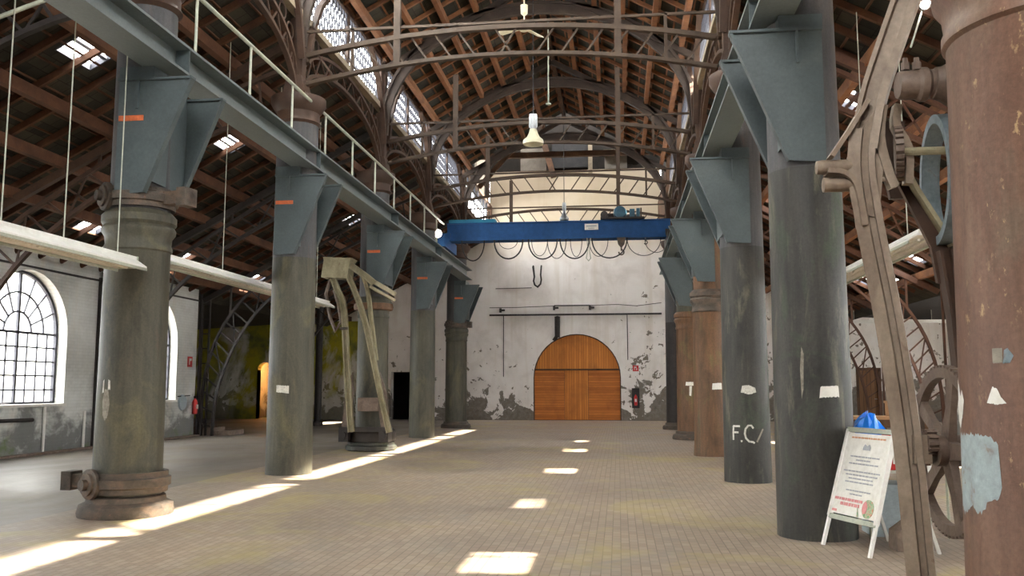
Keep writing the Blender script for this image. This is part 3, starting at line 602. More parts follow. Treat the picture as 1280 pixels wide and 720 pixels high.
# crane rail brackets -----------------------------------------------
def bracket(side, i, label):
    cx, cy = (LXs[i], LY[i]) if side == 'L' else (RXs[i], RY[i]); base = LXs.get(i, -6.36) if side == 'L' else 2*CX - RXs[i]
    xo = -6.48; f = lambda x: mx(side, x)
    t = thing('rail_bracket', (cx, cy, 4.1), label, 'bracket')
    for sy in (-1, 1):
        y = cy + sy*.455 - .015
        part('side_plate', MB().prism([(f(xo),y,5.64),(f(-5.48),y,5.64),(f(-6.08),y,4.15),(f(-6.36),y,4.13),(f(xo),y,4.13)], (0,.03,0)), 'steel_paint', t)
        # rolled edge and pad under the beam
        part('edge_flange', MB().bar((f(-5.48),cy+sy*.455,5.64),(f(-6.08),cy+sy*.455,4.15),.10,.03, (0,1,0)), 'steel_paint', t)
        part('top_flange', MB().box(f(xo), f(-5.46), cy+sy*.455-.06, cy+sy*.455+.06, 5.635, 5.665), 'steel_paint', t)
        part('stiffener', MB().box(f(-6.22), f(-6.19), cy+sy*.455-.06, cy+sy*.455+.02, 5.26, 5.63), 'steel_paint', t)
    part('saddle', MB().box(f(-6.50), f(-6.02), cy-.44, cy+.44, 5.665, 5.845), 'steel_paint', t)
    part('spine_plate', MB().box(f(-6.03), f(-6.0), cy-.44, cy+.44, 4.3, 5.66), 'steel_paint', t)
    if side == 'L': part('paint_stripe', MB().box(-6.46, -6.12, cy-.485, cy-.47, 5.10, 5.17), 'stripe', t, 'orange paint stripe')
    return t
nl = ['nearest column of the left row','second column of the left row','third column of the left row, above the old slewing crane','fourth column of the left row','farthest column of the left row']
for i in range(5): bracket('L', i, 'grey-blue steel bracket on the ' + nl[i])
nr = ['dark column behind the notice board','third column of the right row, the one with chalked letters','orange-brown fourth column of the right row','fifth column of the right row, with the T mark']
for i in range(4): bracket('R', i, 'grey-blue steel bracket on the ' + nr[i])

# crane runway beams -------------------------------------------------
for side, y1, lb in (('L',34.4,'long grey-blue runway beam for the travelling crane along the left columns'),('R',33.6,'long grey-blue runway beam for the travelling crane along the right columns')):
    xc = mx(side, -5.975); t = thing('crane_runway_beam', (xc, 1.0, 5.85), lb, 'beam')
    part('beam', MB().sweep([(xc,1.0,6.05),(xc,y1,6.05)], isec(.45,.40,.035,.03), (1,0,0)), 'rail_steel', t)
    part('crane_rail', MB().box(xc-.03, xc+.03, 1.0, y1, 6.25, 6.31), 'galvanised', t)
    ys = LY if side == 'L' else RY
    for i, y in ys.items():
        if y > 3 and y < y1:
            for s_ in (-1,1): part('web_stiffener', MB().box(xc+s_*.015, xc+s_*.21, y-.012, y+.012, 5.885, 6.215), 'steel_paint', t)

# conductor pipe above the left beam ----------------------------------
t = thing('safety_rail', (-5.87, 9.6, 6.25), 'thin pale green pipe rail on upright posts above the left runway beam', 'rail')
part('pipe', MB().rod((-5.87,6.5,7.16),(-5.87,29.2,7.16),.032,10), 'galvanised', t)
for k in range(11): y = 9.5+1.85*k; part('post', MB().rod((-5.87,y,6.24),(-5.87,y,7.16),.022), 'galvanised', t)

# ------------------------------------------------------------------ nave ironwork
FR = [(10.8,1),(16.25,1),(22.5,1),(28.35,1),(34.8,1)]
name_y = {16.25:'nearest', 22.5:'second', 28.35:'third', 34.8:'farthest', 10.8:'overhead'}
def para(x, e, c): u = (x-CX)/3.98; return c - (c-e)*u*u
def nave_truss(y, label):
    dz = .16 if y > 34 else 0
    para = lambda x, e, c: c + dz - (c-e)*((x-CX)/3.98)**2
    t = thing('arched_roof_truss', (CX, y, 7.6), label, 'truss')
    X = [CX-3.98+7.96*k/24 for k in range(25)]
    part('lower_chord', MB().sweep([(x,y,para(x,7.58,8.02)) for x in X], [(-.06,-.035),(.06,-.035),(.06,.035),(-.06,.035)], (0,1,0)), 'truss_iron', t)
    part('upper_chord', MB().sweep([(x,y,para(x,8.16,8.56)) for x in X], [(-.06,-.045),(.06,-.045),(.06,.045),(-.06,.045)], (0,1,0)), 'truss_iron', t)
    part('tie_rod', MB().bar((CX-3.98,y,8.66+dz),(CX+3.98,y,8.66+dz),.05,.05), 'truss_iron', t)
    for s_ in (-1,1):
        for k in range(8):
            x = CX + s_*(.12+.47*k); xb = x - s_*.0; xt = x + s_*.36
            if k == 0: xb = CX - s_*.12; xt = CX + s_*.22
            if abs(xt-CX) > 3.9: continue
            part('diagonal_brace', MB().bar((xb,y,para(xb,7.58,8.02)),(xt,y,para(xt,8.16,8.56)),.035,.035,(0,1,0)), 'truss_iron', t)
        x = CX+s_*2.15; part('post', MB().bar((x,y,para(x,7.58,8.02)),(x,y,9.95),.10,.13,(0,1,0)), 'truss_iron', t)
        x = CX+s_*3.05; part('post', MB().bar((x,y,para(x,7.58,8.02)),(x,y,8.7),.05,.06,(0,1,0)), 'truss_iron', t)
    return t
def arch_rib(y, label):
    t = thing('arch_rib', (CX, y, 8.2), label, 'arch')
    P = [(CX-4.05*math.cos(math.pi*k/30), y, 8.35+3.25*math.sin(math.pi*k/30)**.92) for k in range(31)]
    part('lower_band', MB().sweep(P, [(-.06,-.05),(.06,-.05),(.06,.05),(-.06,.05)], (0,1,0)), 'rib_iron', t)
    Q = [(CX-4.17*math.cos(math.pi*k/30), y, 8.53+3.32*math.sin(math.pi*k/30)**.92) for k in range(31)]
    part('web', MB().sweep([((a[0]+b[0])/2, y, (a[2]+b[2])/2) for a,b in zip(P,Q)], [(-.02,-.10),(.02,-.10),(.02,.10),(-.02,.10)], (0,1,0)), 'rib_iron', t)
    part('upper_band', MB().sweep(Q, [(-.07,-.035),(.07,-.035),(.07,.035),(-.07,.035)], (0,1,0)), 'rib_iron', t)
    for s_ in (-1,1):
        part('principal', MB().bar((CX+s_*4.25,y,zn(CX+4.25)-.42),(CX,y,zn(CX)-.44),.14,.16,(0,1,0)), 'rib_iron', t)
        for u in (1.2,2.4,3.4):
            zr = 8.60+3.40*math.sqrt(max(0,1-(u/4.22)**2)); x = CX+s_*u
            part('strut', MB().bar((x,y,zr),(x+s_*.15,y,zn(CX+u)-.45),.05,.06,(0,1,0)), 'rib_iron', t)
    return t
ord_t = {16.25:'nearest arched lattice truss across the nave, at the second pair of columns', 22.5:'second arched lattice truss across the nave, behind the ceiling fan', 28.35:'third arched lattice truss across the nave, at the bell-shaped lamp level', 34.8:'farthest arched lattice truss, just above the blue crane bridge'}
for y, lb in ord_t.items(): nave_truss(y, 'brown iron, ' + lb)
ord_a = {16.25:'nearest brown iron arch rib under the nave roof', 22.5:'second brown iron arch rib under the nave roof, above the fan', 28.35:'third brown iron arch rib under the nave roof, above the bell lamp', 34.8:'last brown iron arch rib, framing the dark shaft above the end wall'}
for y, lb in ord_a.items(): arch_rib(y, lb)

for side, nm in (('L','left'),('R','right')):
    ys = list(LY.values()) if side == 'L' else [v for k, v in RY.items() if k >= 0]
    xc = mx(side, -6.28); sg = 1 if side == 'L' else -1
    which = ['nearest','second','third','fourth','farthest']
    for i, y in enumerate(ys):
        t = thing('column_post', (xc,y,7.3), 'brown iron post on top of the %s column of the %s row' % (which[i] if not (side=='R') else ['second','third','fourth','fifth','farthest'][i], nm), 'post')
        part('post', MB().box(xc-.13, xc+.13, y-.11, y+.11, 7.3, 10.2), 'lattice_iron', t)
        part('foot', MB().prism([(xc-.26,y-.2,7.30),(xc+.26,y-.2,7.30),(xc+.14,y-.2,7.75),(xc-.14,y-.2,7.75)], (0,.4,0)), 'lattice_iron', t)
    # lattice arches along the colonnade, sill beam and clerestory glazing
    for i in range(len(ys)-1):
        a, b = ys[i]+.14, ys[i+1]-.14; mid = (a+b)/2; hw = (b-a)/2
        t = thing('lattice_arch', (xc, a, 7.4), 'brown cast-iron lattice arch under the clerestory, bay %s of the %s arcade' % (['one','two','three','four'][i], nm), 'arch')
        t['label'] = 'lattice arch between the %s and the %s column of the %s row' % (*[(['nearest','second','third','fourth','farthest'] if side == 'L' else ['second','third','fourth','fifth','farthest'])[q] for q in (i,i+1)], nm)
        t['group'] = 'lattice arches of the %s arcade' % nm
        inner = [(xc, mid-hw*math.cos(math.pi*k/24), 7.35+1.15*math.sin(math.pi*k/24)) for k in range(25)]
        outer = [(xc, mid-hw*math.cos(math.pi*k/24)*.999, 7.75+1.15*math.sin(math.pi*k/24)) for k in range(25)]
        sec = [(-.05,-.035),(.05,-.035),(.05,.035),(-.05,.035)]
        part('lower_chord', MB().sweep(inner, sec, (1,0,0)), 'lattice_iron', t); part('upper_chord', MB().sweep(outer, sec, (1,0,0)), 'lattice_iron', t)
        for k in range(1, 24, 2):
            part('lattice_bar', MB().bar(inner[k-1], outer[k], .03, .035, (1,0,0)), 'lattice_iron', t); part('lattice_bar', MB().bar(inner[k+1] if k < 23 else inner[24], outer[k], .03, .035, (1,0,0)), 'lattice_iron', t)
        for k in (4, 6, 18, 20): 
            part('spandrel_ring', MB().tube([(xc, outer[k][1]+.0+.16*math.cos(q*math.pi/8), outer[k][2]+.22+.16*math.sin(q*math.pi/8)) for q in range(16)], .02, 6, True, (1,0,0)), 'lattice_iron', t)
        one('sill_beam', MB().box(xc-.12, xc+.12, a-.02, b+.02, 8.98, 9.12), 'timber_pale', (xc,a,8.98), 'pale timber sill beam under the clerestory glazing of the %s side' % nm, 'beam', 'clerestory sill beams of the %s side' % nm)
        w = bpy.data.objects.new('window_%d' % (11+i+(4 if side=='R' else 0)), None); COL.objects.link(w); w.location = (xc,a,9.12); w['kind'] = 'structure'
        part('pane', MB().add([(xc-.03*sg,a,9.12),(xc-.03*sg,b,9.12),(xc-.03*sg,b,10.45),(xc-.03*sg,a,10.45)], [(0,1,2,3)]), 'glass', w)
        lt = MB(); H = 1.33; dx = H/2.5; st = .20; k = -int(dx/st)-1
        while a+k*st < b:
            for d in (1,-1):
                y0_, z0_ = a+k*st, 9.12; y1_, z1_ = y0_+dx, 9.12+H
                if y0_ < a: z0_ += (a-y0_)/dx*H; y0_ = a
                if y1_ > b: z1_ -= (y1_-b)/dx*H; y1_ = b
                if z1_-z0_ > .05:
                    p = (xc, y0_, z0_); q = (xc, y1_, z1_)
                    if d < 0: p = (xc, a+b-p[1], p[2]); q = (xc, a+b-q[1], q[2])
                    lt.bar(p, q, .03, .022, (1,0,0))
            k += 1
        part('lattice', lt, 'frame_dark', w)
        part('window_frame', MB().box(xc-.05,xc+.05,a,b,10.40,10.52).box(xc-.05,xc+.05,a,a+.07,9.12,10.45).box(xc-.05,xc+.05,b-.07,b,9.12,10.45).box(xc-.05,xc+.05,mid-.05,mid+.05,9.12,10.45), 'lattice_iron', w)
        # curved braces across the clerestory, springing from the posts
        for s_, yy in ((1, a), (-1, b)):
            one('curved_brace', MB().sweep([(xc+sg*.14, yy, 8.1),(xc+sg*.14, yy+s_*.25, 8.9),(xc+sg*.14, yy+s_*.7, 9.6),(xc+sg*.14, yy+s_*1.5, 10.3)], [(-.06,-.05),(.06,-.05),(.06,.05),(-.06,.05)], (1,0,0)), 'lattice_iron', (xc,yy,8.1), 'curved brown iron brace rising across the clerestory of the %s side' % nm, 'brace', 'clerestory braces of the %s side' % nm)
    # the glazed bays nearest the viewer and at the far end
    for q, nb in enumerate(((4.9, ys[0]-.16), (35.4, 42.6)) if side == 'L' else ((4.9, ys[0]-.16),)):
        wv = bpy.data.objects.new('window_%d' % ((20 if side == 'L' else 21) + 2*q), None); COL.objects.link(wv); wv.location = (xc,nb[0],9.12); wv['kind'] = 'structure'
        part('pane', MB().add([(xc-.03*sg,nb[0],9.12),(xc-.03*sg,nb[1],9.12),(xc-.03*sg,nb[1],10.45),(xc-.03*sg,nb[0],10.45)], [(0,1,2,3)]), 'glass', wv)
        gb = MB().box(xc-.03,xc+.03,nb[0],nb[1],9.75,9.79)
        for k in range(1, 8): y_ = nb[0]+(nb[1]-nb[0])*k/8; gb.box(xc-.03,xc+.03,y_-.03,y_+.03,9.12,10.5)
        part('glazing_bars', gb, 'frame_dark', wv)
    # closing the clerestory line up to the camera end and over the beam, far right bay solid to end the sun strip
    struct('wall_clerestory_%s' % nm, MB().box(xc-.1, xc+.1, Y0, 4.9, 8.9, 10.6).box(xc-.1,xc+.1,4.9,ys[0]-.16,8.9,9.12).box(xc-.1,xc+.1,ys[-1]+.12,35.4,8.9,10.6).box(xc-.1,xc+.1,35.4,YB,8.9,9.12).box(xc-.1,xc+.1,42.6,YB,8.9,10.6).box(xc-.09,xc+.09,Y0,YB,10.5,10.62).box(xc-.08,xc+.08,35.4,(35.5 if side == 'L' else 42.6),9.1,10.5), 'timber_dark')

# ------------------------------------------------------------------ aisle trusses
INN = [(-13.5,0),(-13.42,1.2),(-13.12,2.3),(-12.6,3.4),(-11.8,4.4),(-10.6,5.35),(-9.2,6.15),(-7.8,6.75),(-6.7,6.95)]
OUT = [(-13.9,0),(-13.88,1.5),(-13.62,2.8),(-13.15,3.8),(-12.3,4.85),(-11.1,5.65),(-9.7,6.5),(-8.2,7.3),(-6.7,7.9)]
def refine(P, n=3):
    out = []
    for i in range(len(P)-1):
        p0, p1, p2, p3 = P[max(i-1,0)], P[i], P[i+1], P[min(i+2,len(P)-1)]
        for k in range(n):
            u = k/n; out.append(tuple(.5*((2*b)+(c-a)*u+(2*a-5*b+4*c-d)*u*u+(3*b-a-3*c+d)*u**3) for a,b,c,d in zip(p0,p1,p2,p3)))
    return out+[P[-1]]
def aisle_truss(side, y, label, mat):
    f = lambda p: (mx(side,p[0]), y, p[1]); a, b = refine(INN), refine(OUT)
    t = thing('aisle_truss', (mx(side,-13.7), y, 0), label, 'truss')
    sec = [(-.05,-.04),(.05,-.04),(.05,.04),(-.05,.04)]
    part('lower_chord', MB().sweep([f(p) for p in a], sec, (0,1,0)), mat, t); part('upper_chord', MB().sweep([f(p) for p in b], sec, (0,1,0)), mat, t)
    for k in range(1, len(a)-1):
        part('strut', MB().bar(f(a[k]), f(b[k]), .03, .045, (0,1,0)), mat, t)
    for k in range(5, len(a)-2, 3): part('diagonal_brace', MB().bar(f(a[k]), f(b[k+2]), .03, .04, (0,1,0)), mat, t)
    part('principal', MB().bar(f((-13.95,4.9-.38)), f((-6.6,za('L',-6.6)-.44)), .12, .16, (0,1,0)), mat, t)
    for xl in (-13.0,-10.4,-7.9): 
        zb = {-13.0:4.05,-10.4:6.1,-7.9:7.45}[xl]; part('post', MB().bar(f((xl,zb)), f((xl,za('L',xl)-.42)), .05, .06, (0,1,0)), mat, t)
    part('ladder_rail', MB().bar(f((-14.04,0)), f((-14.04,4.75)), .05, .07, (0,1,0)), mat, t)
    return t
for i in (0,1,2,3,4):
    aisle_truss('L', LY[i]+(.0), 'dark iron lattice truss of the left aisle at the %s column' % ['nearest','second','third','fourth','farthest'][i], 'dark_iron' if i != 1 else 'lattice_iron')
for i in (1,2,3,4):
    aisle_truss('R', RY[i], 'rust-brown iron lattice truss of the right aisle at the %s column of the right row' % {1:'third',2:'fourth',3:'fifth',4:'farthest'}[i], 'lattice_rust')
# ladder-like lattice uprights against the left wall
for y, lb in ((LY[2]-.12,'dark ladder-like iron upright on the left wall between its two visible windows'),(LY[3]+.15,'dark ladder-like iron upright at the far end of the left wall beside the fire extinguisher')):
    t = thing('lattice_upright', (-13.95,y,0), lb, 'upright')
    for x in (-14.06,-13.80): part('rail', MB().box(x-.03,x+.03,y-.03,y+.03,0,4.6), 'dark_iron', t)
    for k in range(9): part('rung', MB().box(-14.06,-13.80,y-.015,y+.015,.4+.5*k,.43+.5*k), 'dark_iron', t)
# dark slim column deep in the left transept
t = thing('iron_post', (-12.58,36.1,0), 'slim dark iron post standing before the yellow painted wall', 'post')
part('shaft', MB().lathe([(.22,0),(.22,.12),(.15,.2),(.14,5.9)], (-12.58,36.1,0), 20), 'dark_iron', t); part('capital', MB().box(-12.8,-12.36,35.88,36.32,5.0,5.2), 'dark_iron', t)
one('stone_plinth', MB().box(-14.6,-13.0,YT+.3,YT+1.5,0,.16).box(-14.5,-13.6,YT+.4,YT+1.3,.16,.26), 'stone', (-13.8,YT+.9,0), 'low worn stone plinth at the far end of the left wall', 'plinth')

# ------------------------------------------------------------------ hanging strip lights
def strip_light(x, y0, y1, z, label, wires, ztop, tiers=2):
    t = thing('strip_light', (x, y0, z), label, 'light')
    part('housing', MB().prism([(x-.07,y0,z+.12),(x+.07,y0,z+.12),(x+.07,y0,z+.04),(x-.07,y0,z+.04)], (0,y1-y0,0)), 'white_metal', t)
    for s_ in (-1,1):
        part('reflector', MB().prism([(x+s_*.072,y0,z+.075),(x+s_*.20,y0,z-.01),(x+s_*.20,y0,z-.03),(x+s_*.072,y0,z+.055)], (0,y1-y0,0)), 'white_metal', t)
        part('reflector_lip', MB().prism([(x+s_*.192,y0,z-.03),(x+s_*.206,y0,z-.03),(x+s_*.206,y0,z-.065),(x+s_*.192,y0,z-.065)], (0,y1-y0,0)), 'galvanised', t)
    part('end_cap', MB().prism([(x-.075,y1-.02,z+.125),(x+.075,y1-.02,z+.125),(x+.075,y1-.02,z+.05),(x+.2,y1-.02,z-.03),(x-.2,y1-.02,z-.03),(x-.075,y1-.02,z+.05)], (0,.03,0)), 'galvanised', t)
    n = max(1, int((y1-y0)/1.6)); L = (y1-y0)/n
    for k in range(n):
        for s_ in (-1,1): part('tube', MB().rod((x+s_*.055,y0+k*L+.04,z-.02),(x+s_*.055,y0+(k+1)*L-.04,z-.02),.018,8), 'white', t)
    for y, xt in wires:
        part('wire', MB().rod((x,y,z+.1),(xt,y,ztop(xt)),.008,5), 'galvanised', t)
    return t
strip_light(-6.19, 3.2, 10.55, 3.18, 'near white strip light hanging in front of the first left column', [(7.0,-6.19),(8.1,-6.19),(9.12,-6.19),(10.2,-6.19)], lambda x: 5.86)
strip_light(-7.35, 12.0, 21.6, 3.68, 'white strip light hanging in the left aisle behind the first column', [(13.0,-7.35),(15.6,-7.35),(18.2,-7.35),(20.8,-7.35)], lambda x: za('L',x)-.2)
strip_light(4.0, 11.95, 18.5, 3.58, 'white strip light hanging in the right aisle beside the rusty column', [(12.6,4.0),(14.6,4.0),(16.6,4.0)], lambda x: za('R',x)-.2)
t = thing('strip_light', (12.0,37,4.2), 'far white strip light hung crosswise in the right transept', 'light')
part('housing', MB().box(8.6,16.5,36.95,37.1,4.18,4.30), 'white_metal', t)
for x in (9.5,12.5,15.5): part('wire', MB().rod((x,37,4.3),(x,37,4.7),.01,5), 'galvanised', t)

one('conduit', MB().rod((-8.9,9.6,5.75),(-7.1,10.1,6.68),.03,8), 'galvanised', (-8.9,9.6,5.75), 'pale slanting conduit under the left aisle roof at the top left', 'conduit')
# ------------------------------------------------------------------ blue travelling crane
yc = 30.4
t = thing('overhead_crane', (CX, yc, 6.3), 'blue overhead travelling crane bridge spanning the nave', 'crane')
part('girder', MB().box(-5.95,1.83,yc-.20,yc+.20,6.84,7.32).box(-5.95,1.83,yc-.28,yc+.28,6.72,6.84).box(-5.95,1.83,yc-.26,yc+.26,7.32,7.36), 'crane_blue', t)
part('walkway', MB().box(-5.9,-4.25,yc-.15,yc+.35,7.36,7.50), 'crane_cyan', t, 'cyan equipment box')
for s_, x in ((-1,-5.975),(1,mx('R',-5.975))):
    e = part('end_carriage', MB().box(x-.13,x+.13,yc-1.1,yc+1.1,6.42,6.78).box(x-.16,x+.16,yc-.3,yc+.3,6.78,7.0), 'crane_blue' if s_ < 0 else 'dark_iron', t)
    for dy in (-.8,.8): part('wheel', MB().lathe([(.0,-.05),(.16,-.05),(.16,.05),(0,.05)], (x,yc+dy,6.46), 20, (1,0,0)), 'dark_iron', e)
part('name_plate', MB().box(-1.1,-.63,yc-.295,yc-.285,7.02,7.23), 'white', t, 'white plate')
part('plate_print', MB().box(-1.04,-.69,yc-.300,yc-.296,7.13,7.17).box(-.98,-.76,yc-.300,yc-.296,7.06,7.085), 'print_grey', t)
h = part('hoist_trolley', MB().box(-.55,.95,yc-.45,yc+.45,7.36,7.42), 'dark_iron', t)
m_ = MB(); m_.lathe([(0,-.26),(.20,-.24),(.23,-.1),(.23,.1),(.20,.24),(0,.26)], (.12,yc-.2,7.60), 20, (0,1,0)); part('hoist_motor', m_, 'teal', h)
m_ = MB(); m_.lathe([(0,-.3),(.13,-.28),(.13,.28),(0,.3)], (-.42,yc-.2,7.50), 16, (0,1,0)); part('hoist_motor', m_, 'dark_iron', h)
part('control_box', MB().box(.45,.62,yc-.4,yc-.1,7.38,7.70).box(.68,.80,yc-.4,yc-.1,7.38,7.72), 'teal', h)
part('hoist_drum', MB().rod((-.3,yc+.2,7.55),(.8,yc+.2,7.55),.13,16), 'dark_iron', h)
hk = part('hook_block', MB().prism([(.0,yc-.4,6.72),(.30,yc-.4,6.72),(.26,yc-.4,6.50),(.15,yc-.4,6.36),(.04,yc-.4,6.50)], (0,.16,0)), 'flange_rust', t)
part('hook', MB().tube([(.15,yc-.32,6.38),(.15,yc-.32,6.30)]+[(.15+.085*math.sin(a),yc-.32,6.21+.085*math.cos(a)) for a in [math.radians(d) for d in range(0,290,20)]], .026, 8), 'flange_rust', hk)
def loop(x0, x1, zb, y, r=.022): return MB().tube([(x0+(x1-x0)*(.5-.5*math.cos(math.pi*k/16)), y, 6.72-(6.72-zb)*math.sin(math.pi*k/16)**.9) for k in range(17)], r, 7)
for x0, x1, zb, y, r in ((-5.4,-4.6,6.0,-.33,.022),(-4.25,-3.25,6.05,-.33,.026),(-4.1,-3.45,6.42,-.2,.012),(-3.05,-2.05,6.02,-.33,.024),(-2.95,-2.4,6.15,-.2,.012),(-2.4,-1.75,6.05,-.2,.014),(-1.95,-.95,6.02,-.33,.024),(-1.6,-1.2,6.1,-.2,.012),(-.85,.35,6.02,-.33,.024),(-.95,-.3,6.1,-.2,.013),(.35,1.5,6.1,-.2,.014),(.95,1.75,6.2,-.2,.012)):
    part('cable_loop', loop(x0, x1, zb, yc+y, r), 'black', t)
part('pendant_cable', MB().tube([(-1.02,yc-.33,6.72),(-1.0,yc-.33,6.3),(-1.05,yc-.33,6.02),(-.97,yc-.33,5.93),(-.90,yc-.33,6.02),(-.94,yc-.33,6.3),(-.9,yc-.33,6.72)], .018, 6), 'galvanised', t)
part('small_hook', MB().tube([(.98,yc-.3,6.72),(.98,yc-.3,6.6)]+[(.98+.06*math.sin(a),yc-.3,6.54+.06*math.cos(a)) for a in [math.radians(d) for d in range(0,270,30)]], .018, 6), 'dark_iron', t)
# work lamp burning on the left end of the bridge
t = thing('work_lamp', (-6.02,28.9,6.78), 'burning white work lamp at the left end of the blue crane', 'lamp')
part('lamp_housing', MB().lathe([(0,.0),(.10,.02),(.16,.18),(.16,.2)], (-6.02,29.08,6.78), 20, (0,-1,0)), 'dark_iron', t)
part('bulb', MB().lathe([(0,-.02),(.13,0),(.13,.02),(0,.05)], (-6.02,28.90,6.78), 20, (0,-1,0)), 'lamp', t)
part('lamp_bracket', MB().bar((-6.02,29.06,6.78),(-5.98,29.6,6.76),.05,.05), 'dark_iron', t)
t = thing('work_lamp', (2.55,7.44,4.84), 'tiny burning lamp at the top of the rusty column', 'lamp')
part('bulb', MB().lathe([(0,-.02),(.03,0),(.03,.02),(0,.03)], (2.60,7.44,4.84), 14, (0,-1,0)), 'lamp', t)
part('lamp_housing', MB().lathe([(0,.0),(.03,.02),(.045,.08)], (2.60,7.54,4.84), 14, (0,-1,0)), 'dark_iron', t)
part('wire', MB().rod((2.60,7.56,4.84),(2.60,7.56,8.2),.01,6).rod((2.60,7.50,4.84),(2.45,7.40,4.45),.008,6), 'galvanised', t)

# ------------------------------------------------------------------ bell lamps and ceiling fan
def bell_lamp(x, y, zt, zb, r, label):
    t = thing('pendant_lamp', (x,y,zb), label, 'lamp'); H = zt-zb
    part('lamp_body', MB().lathe([(0,0),(.10*r/.27,0),(r*.36,-.03),(r*.36,-H*.42),(r*.30,-H*.48),(r*.3,-H*.5),(0,-H*.5)], (x,y,zt), 24), 'silver', t)
    part('lamp_shade', MB().lathe([(r*.34,-H*.5),(r*.42,-H*.62),(r*.62,-H*.76),(r*.95,-H*.86),(r,-H*.93),(r*.96,-H),(r*.9,-H*.92),(r*.55,-H*.78),(r*.3,-H*.55)], (x,y,zt), 28), 'cream' if r > .2 else 'silver', t)
    part('cable', MB().rod((x,y,zt),(x,y,zn(x)-.3),.012,6), 'black', t)
    for a in range(6): 
        q = math.radians(60*a); part('cooling_fin', MB().bar((x+r*.37*math.cos(q),y+r*.37*math.sin(q),zt-.05),(x+r*.37*math.cos(q),y+r*.37*math.sin(q),zt-H*.42),.02,.03), 'silver', t)
bell_lamp(-2.1, 22.0, 8.62, 7.83, .27, 'large bell-shaped hanging lamp with cream shade, in the middle of the nave')
bell_lamp(-1.87, 31.2, 8.22, 7.58, .17, 'small silver bell lamp hanging just above the blue crane')
t = thing('ceiling_fan', (-2.12,20,10.07), 'cream three-bladed ceiling fan hanging under the nave roof', 'fan')
part('canopy', MB().lathe([(.0,.28),(.09,.25),(.08,.05),(.03,0)], (-2.12,20,10.42), 20), 'cream', t)
part('down_rod', MB().rod((-2.12,20,10.1),(-2.12,20,12.4),.016,8), 'cream', t)
part('fan_motor', MB().lathe([(0,-.05),(.09,-.04),(.10,.02),(.05,.06),(0,.06)], (-2.12,20,10.08), 20), 'cream', t)
for a, dz in ((50,.0),(-60,.0),(172,.0)):
    q = math.radians(a); d = V((math.cos(q),math.sin(q),0)); n = V((-d.y,d.x,0)); c = V((-2.12,20,10.08)); mb = MB()
    P = [c+d*.08+n*.03, c+d*.15-n*-.05, c+d*.55+n*.09, c+d*.62+n*.04, c+d*.62-n*.04+V((0,0,-.05)), c+d*.55-n*.09+V((0,0,-.06)), c+d*.15-n*.05, c+d*.08-n*.03]
    part('fan_blade', mb.prism(P, (0,0,.012)), 'cream', t)
t = thing('hanging_rod', (-1.60,21.0,9.1), 'thin pale green rod hanging from the roof right of the bell lamp', 'rod')
part('rod', MB().rod((-1.72,22.2,8.95),(-1.72,22.2,11.2),.018,8), 'galvanised', t); part('end_plate', MB().lathe([(0,0),(.07,0),(.07,.03),(0,.03)], (-1.72,22.2,8.93), 12), 'galvanised', t)

# ------------------------------------------------------------------ fittings on the end wall
yb = YB
one('wall_pipe', MB().rod((-6.3,yb-.06,5.13),(2.1,yb-.06,5.13),.045,8), 'dark_iron', (-2,yb,5.13), 'long dark level pipe on the end wall above the gateway', 'pipe')
mb = MB(); mb.tube([(-6.3,yb-.05,5.50),(-5.0,yb-.05,5.50),(-3.1,yb-.05,5.56)], .018, 6, side=(0,1,0)); mb.rod((-3.1,yb-.05,5.57),(-1.35,yb-.05,5.57),.035,6); mb.tube([(-1.35,yb-.05,5.57),(0.0,yb-.05,5.6),(.9,yb-.05,5.52),(2.1,yb-.05,5.66)], .018, 6, side=(0,1,0))
one('wall_cable', mb, 'dark_iron', (-2,yb,5.5), 'thin cable with clips running above the long pipe on the end wall', 'cable')
for x, z in ((-5.75,5.36),(-3.1,5.45),(-1.35,5.45)):
    one('wall_bracket', MB().box(x-.05,x+.05,yb-.14,yb,z-.1,z+.1).box(x,x+.22,yb-.14,yb-.06,z-.04,z+.05), 'dark_iron', (x,yb,z), 'small dark iron bracket on the end wall near the long pipe', 'bracket', 'brackets on the end wall')
t = thing('vent_pipe', (-2.94,yb-.12,3.95), 'short dark upright stovepipe just left above the orange gateway', 'pipe')
part('pipe', MB().rod((-2.94,yb-.13,4.0),(-2.94,yb-.13,4.98),.13,14), 'dark_iron', t); part('pipe_cap', MB().lathe([(.0,.05),(.14,0),(.13,-.05)], (-2.94,yb-.13,5.02), 14), 'dark_iron', t); part('elbow', MB().rod((-2.98,yb-.13,4.05),(-3.12,yb-.13,3.85),.09,10), 'dark_iron', t)
one('wall_hook', MB().tube([(-4.12,yb-.03,7.56),(-4.12,yb-.10,7.5),(-4.06,yb-.12,7.0),(-4.10,yb-.12,6.8),(-4.04,yb-.12,6.6),(-3.90,yb-.12,6.50),(-3.76,yb-.12,6.64),(-3.72,yb-.12,6.85),(-3.75,yb-.12,7.1),(-3.72,yb-.10,7.5),(-3.72,yb-.03,7.56)], .04, 8), 'dark_iron', (-3.92,yb,6.5), 'dark U-shaped iron hook hanging high on the end wall', 'hook')
mb = MB(); mb.rod((-6.0,yb-.03,6.45),(-4.2,yb-.03,6.47),.02,6); one('wall_cable', mb, 'dark_iron', (-5,yb,6.45), 'faint level wire left of the high U-shaped hook on the end wall', 'wire')
for x, z0, z1, lb in ((-5.6,2.1,5.13,'left of the gateway'),(.45,2.9,5.13,'right of the gateway')):
    one('conduit', MB().rod((x,yb-.03,z0),(x,yb-.03,z1),.02,6), 'dark_iron', (x,yb,z0), 'thin upright conduit on the end wall %s' % lb, 'conduit')
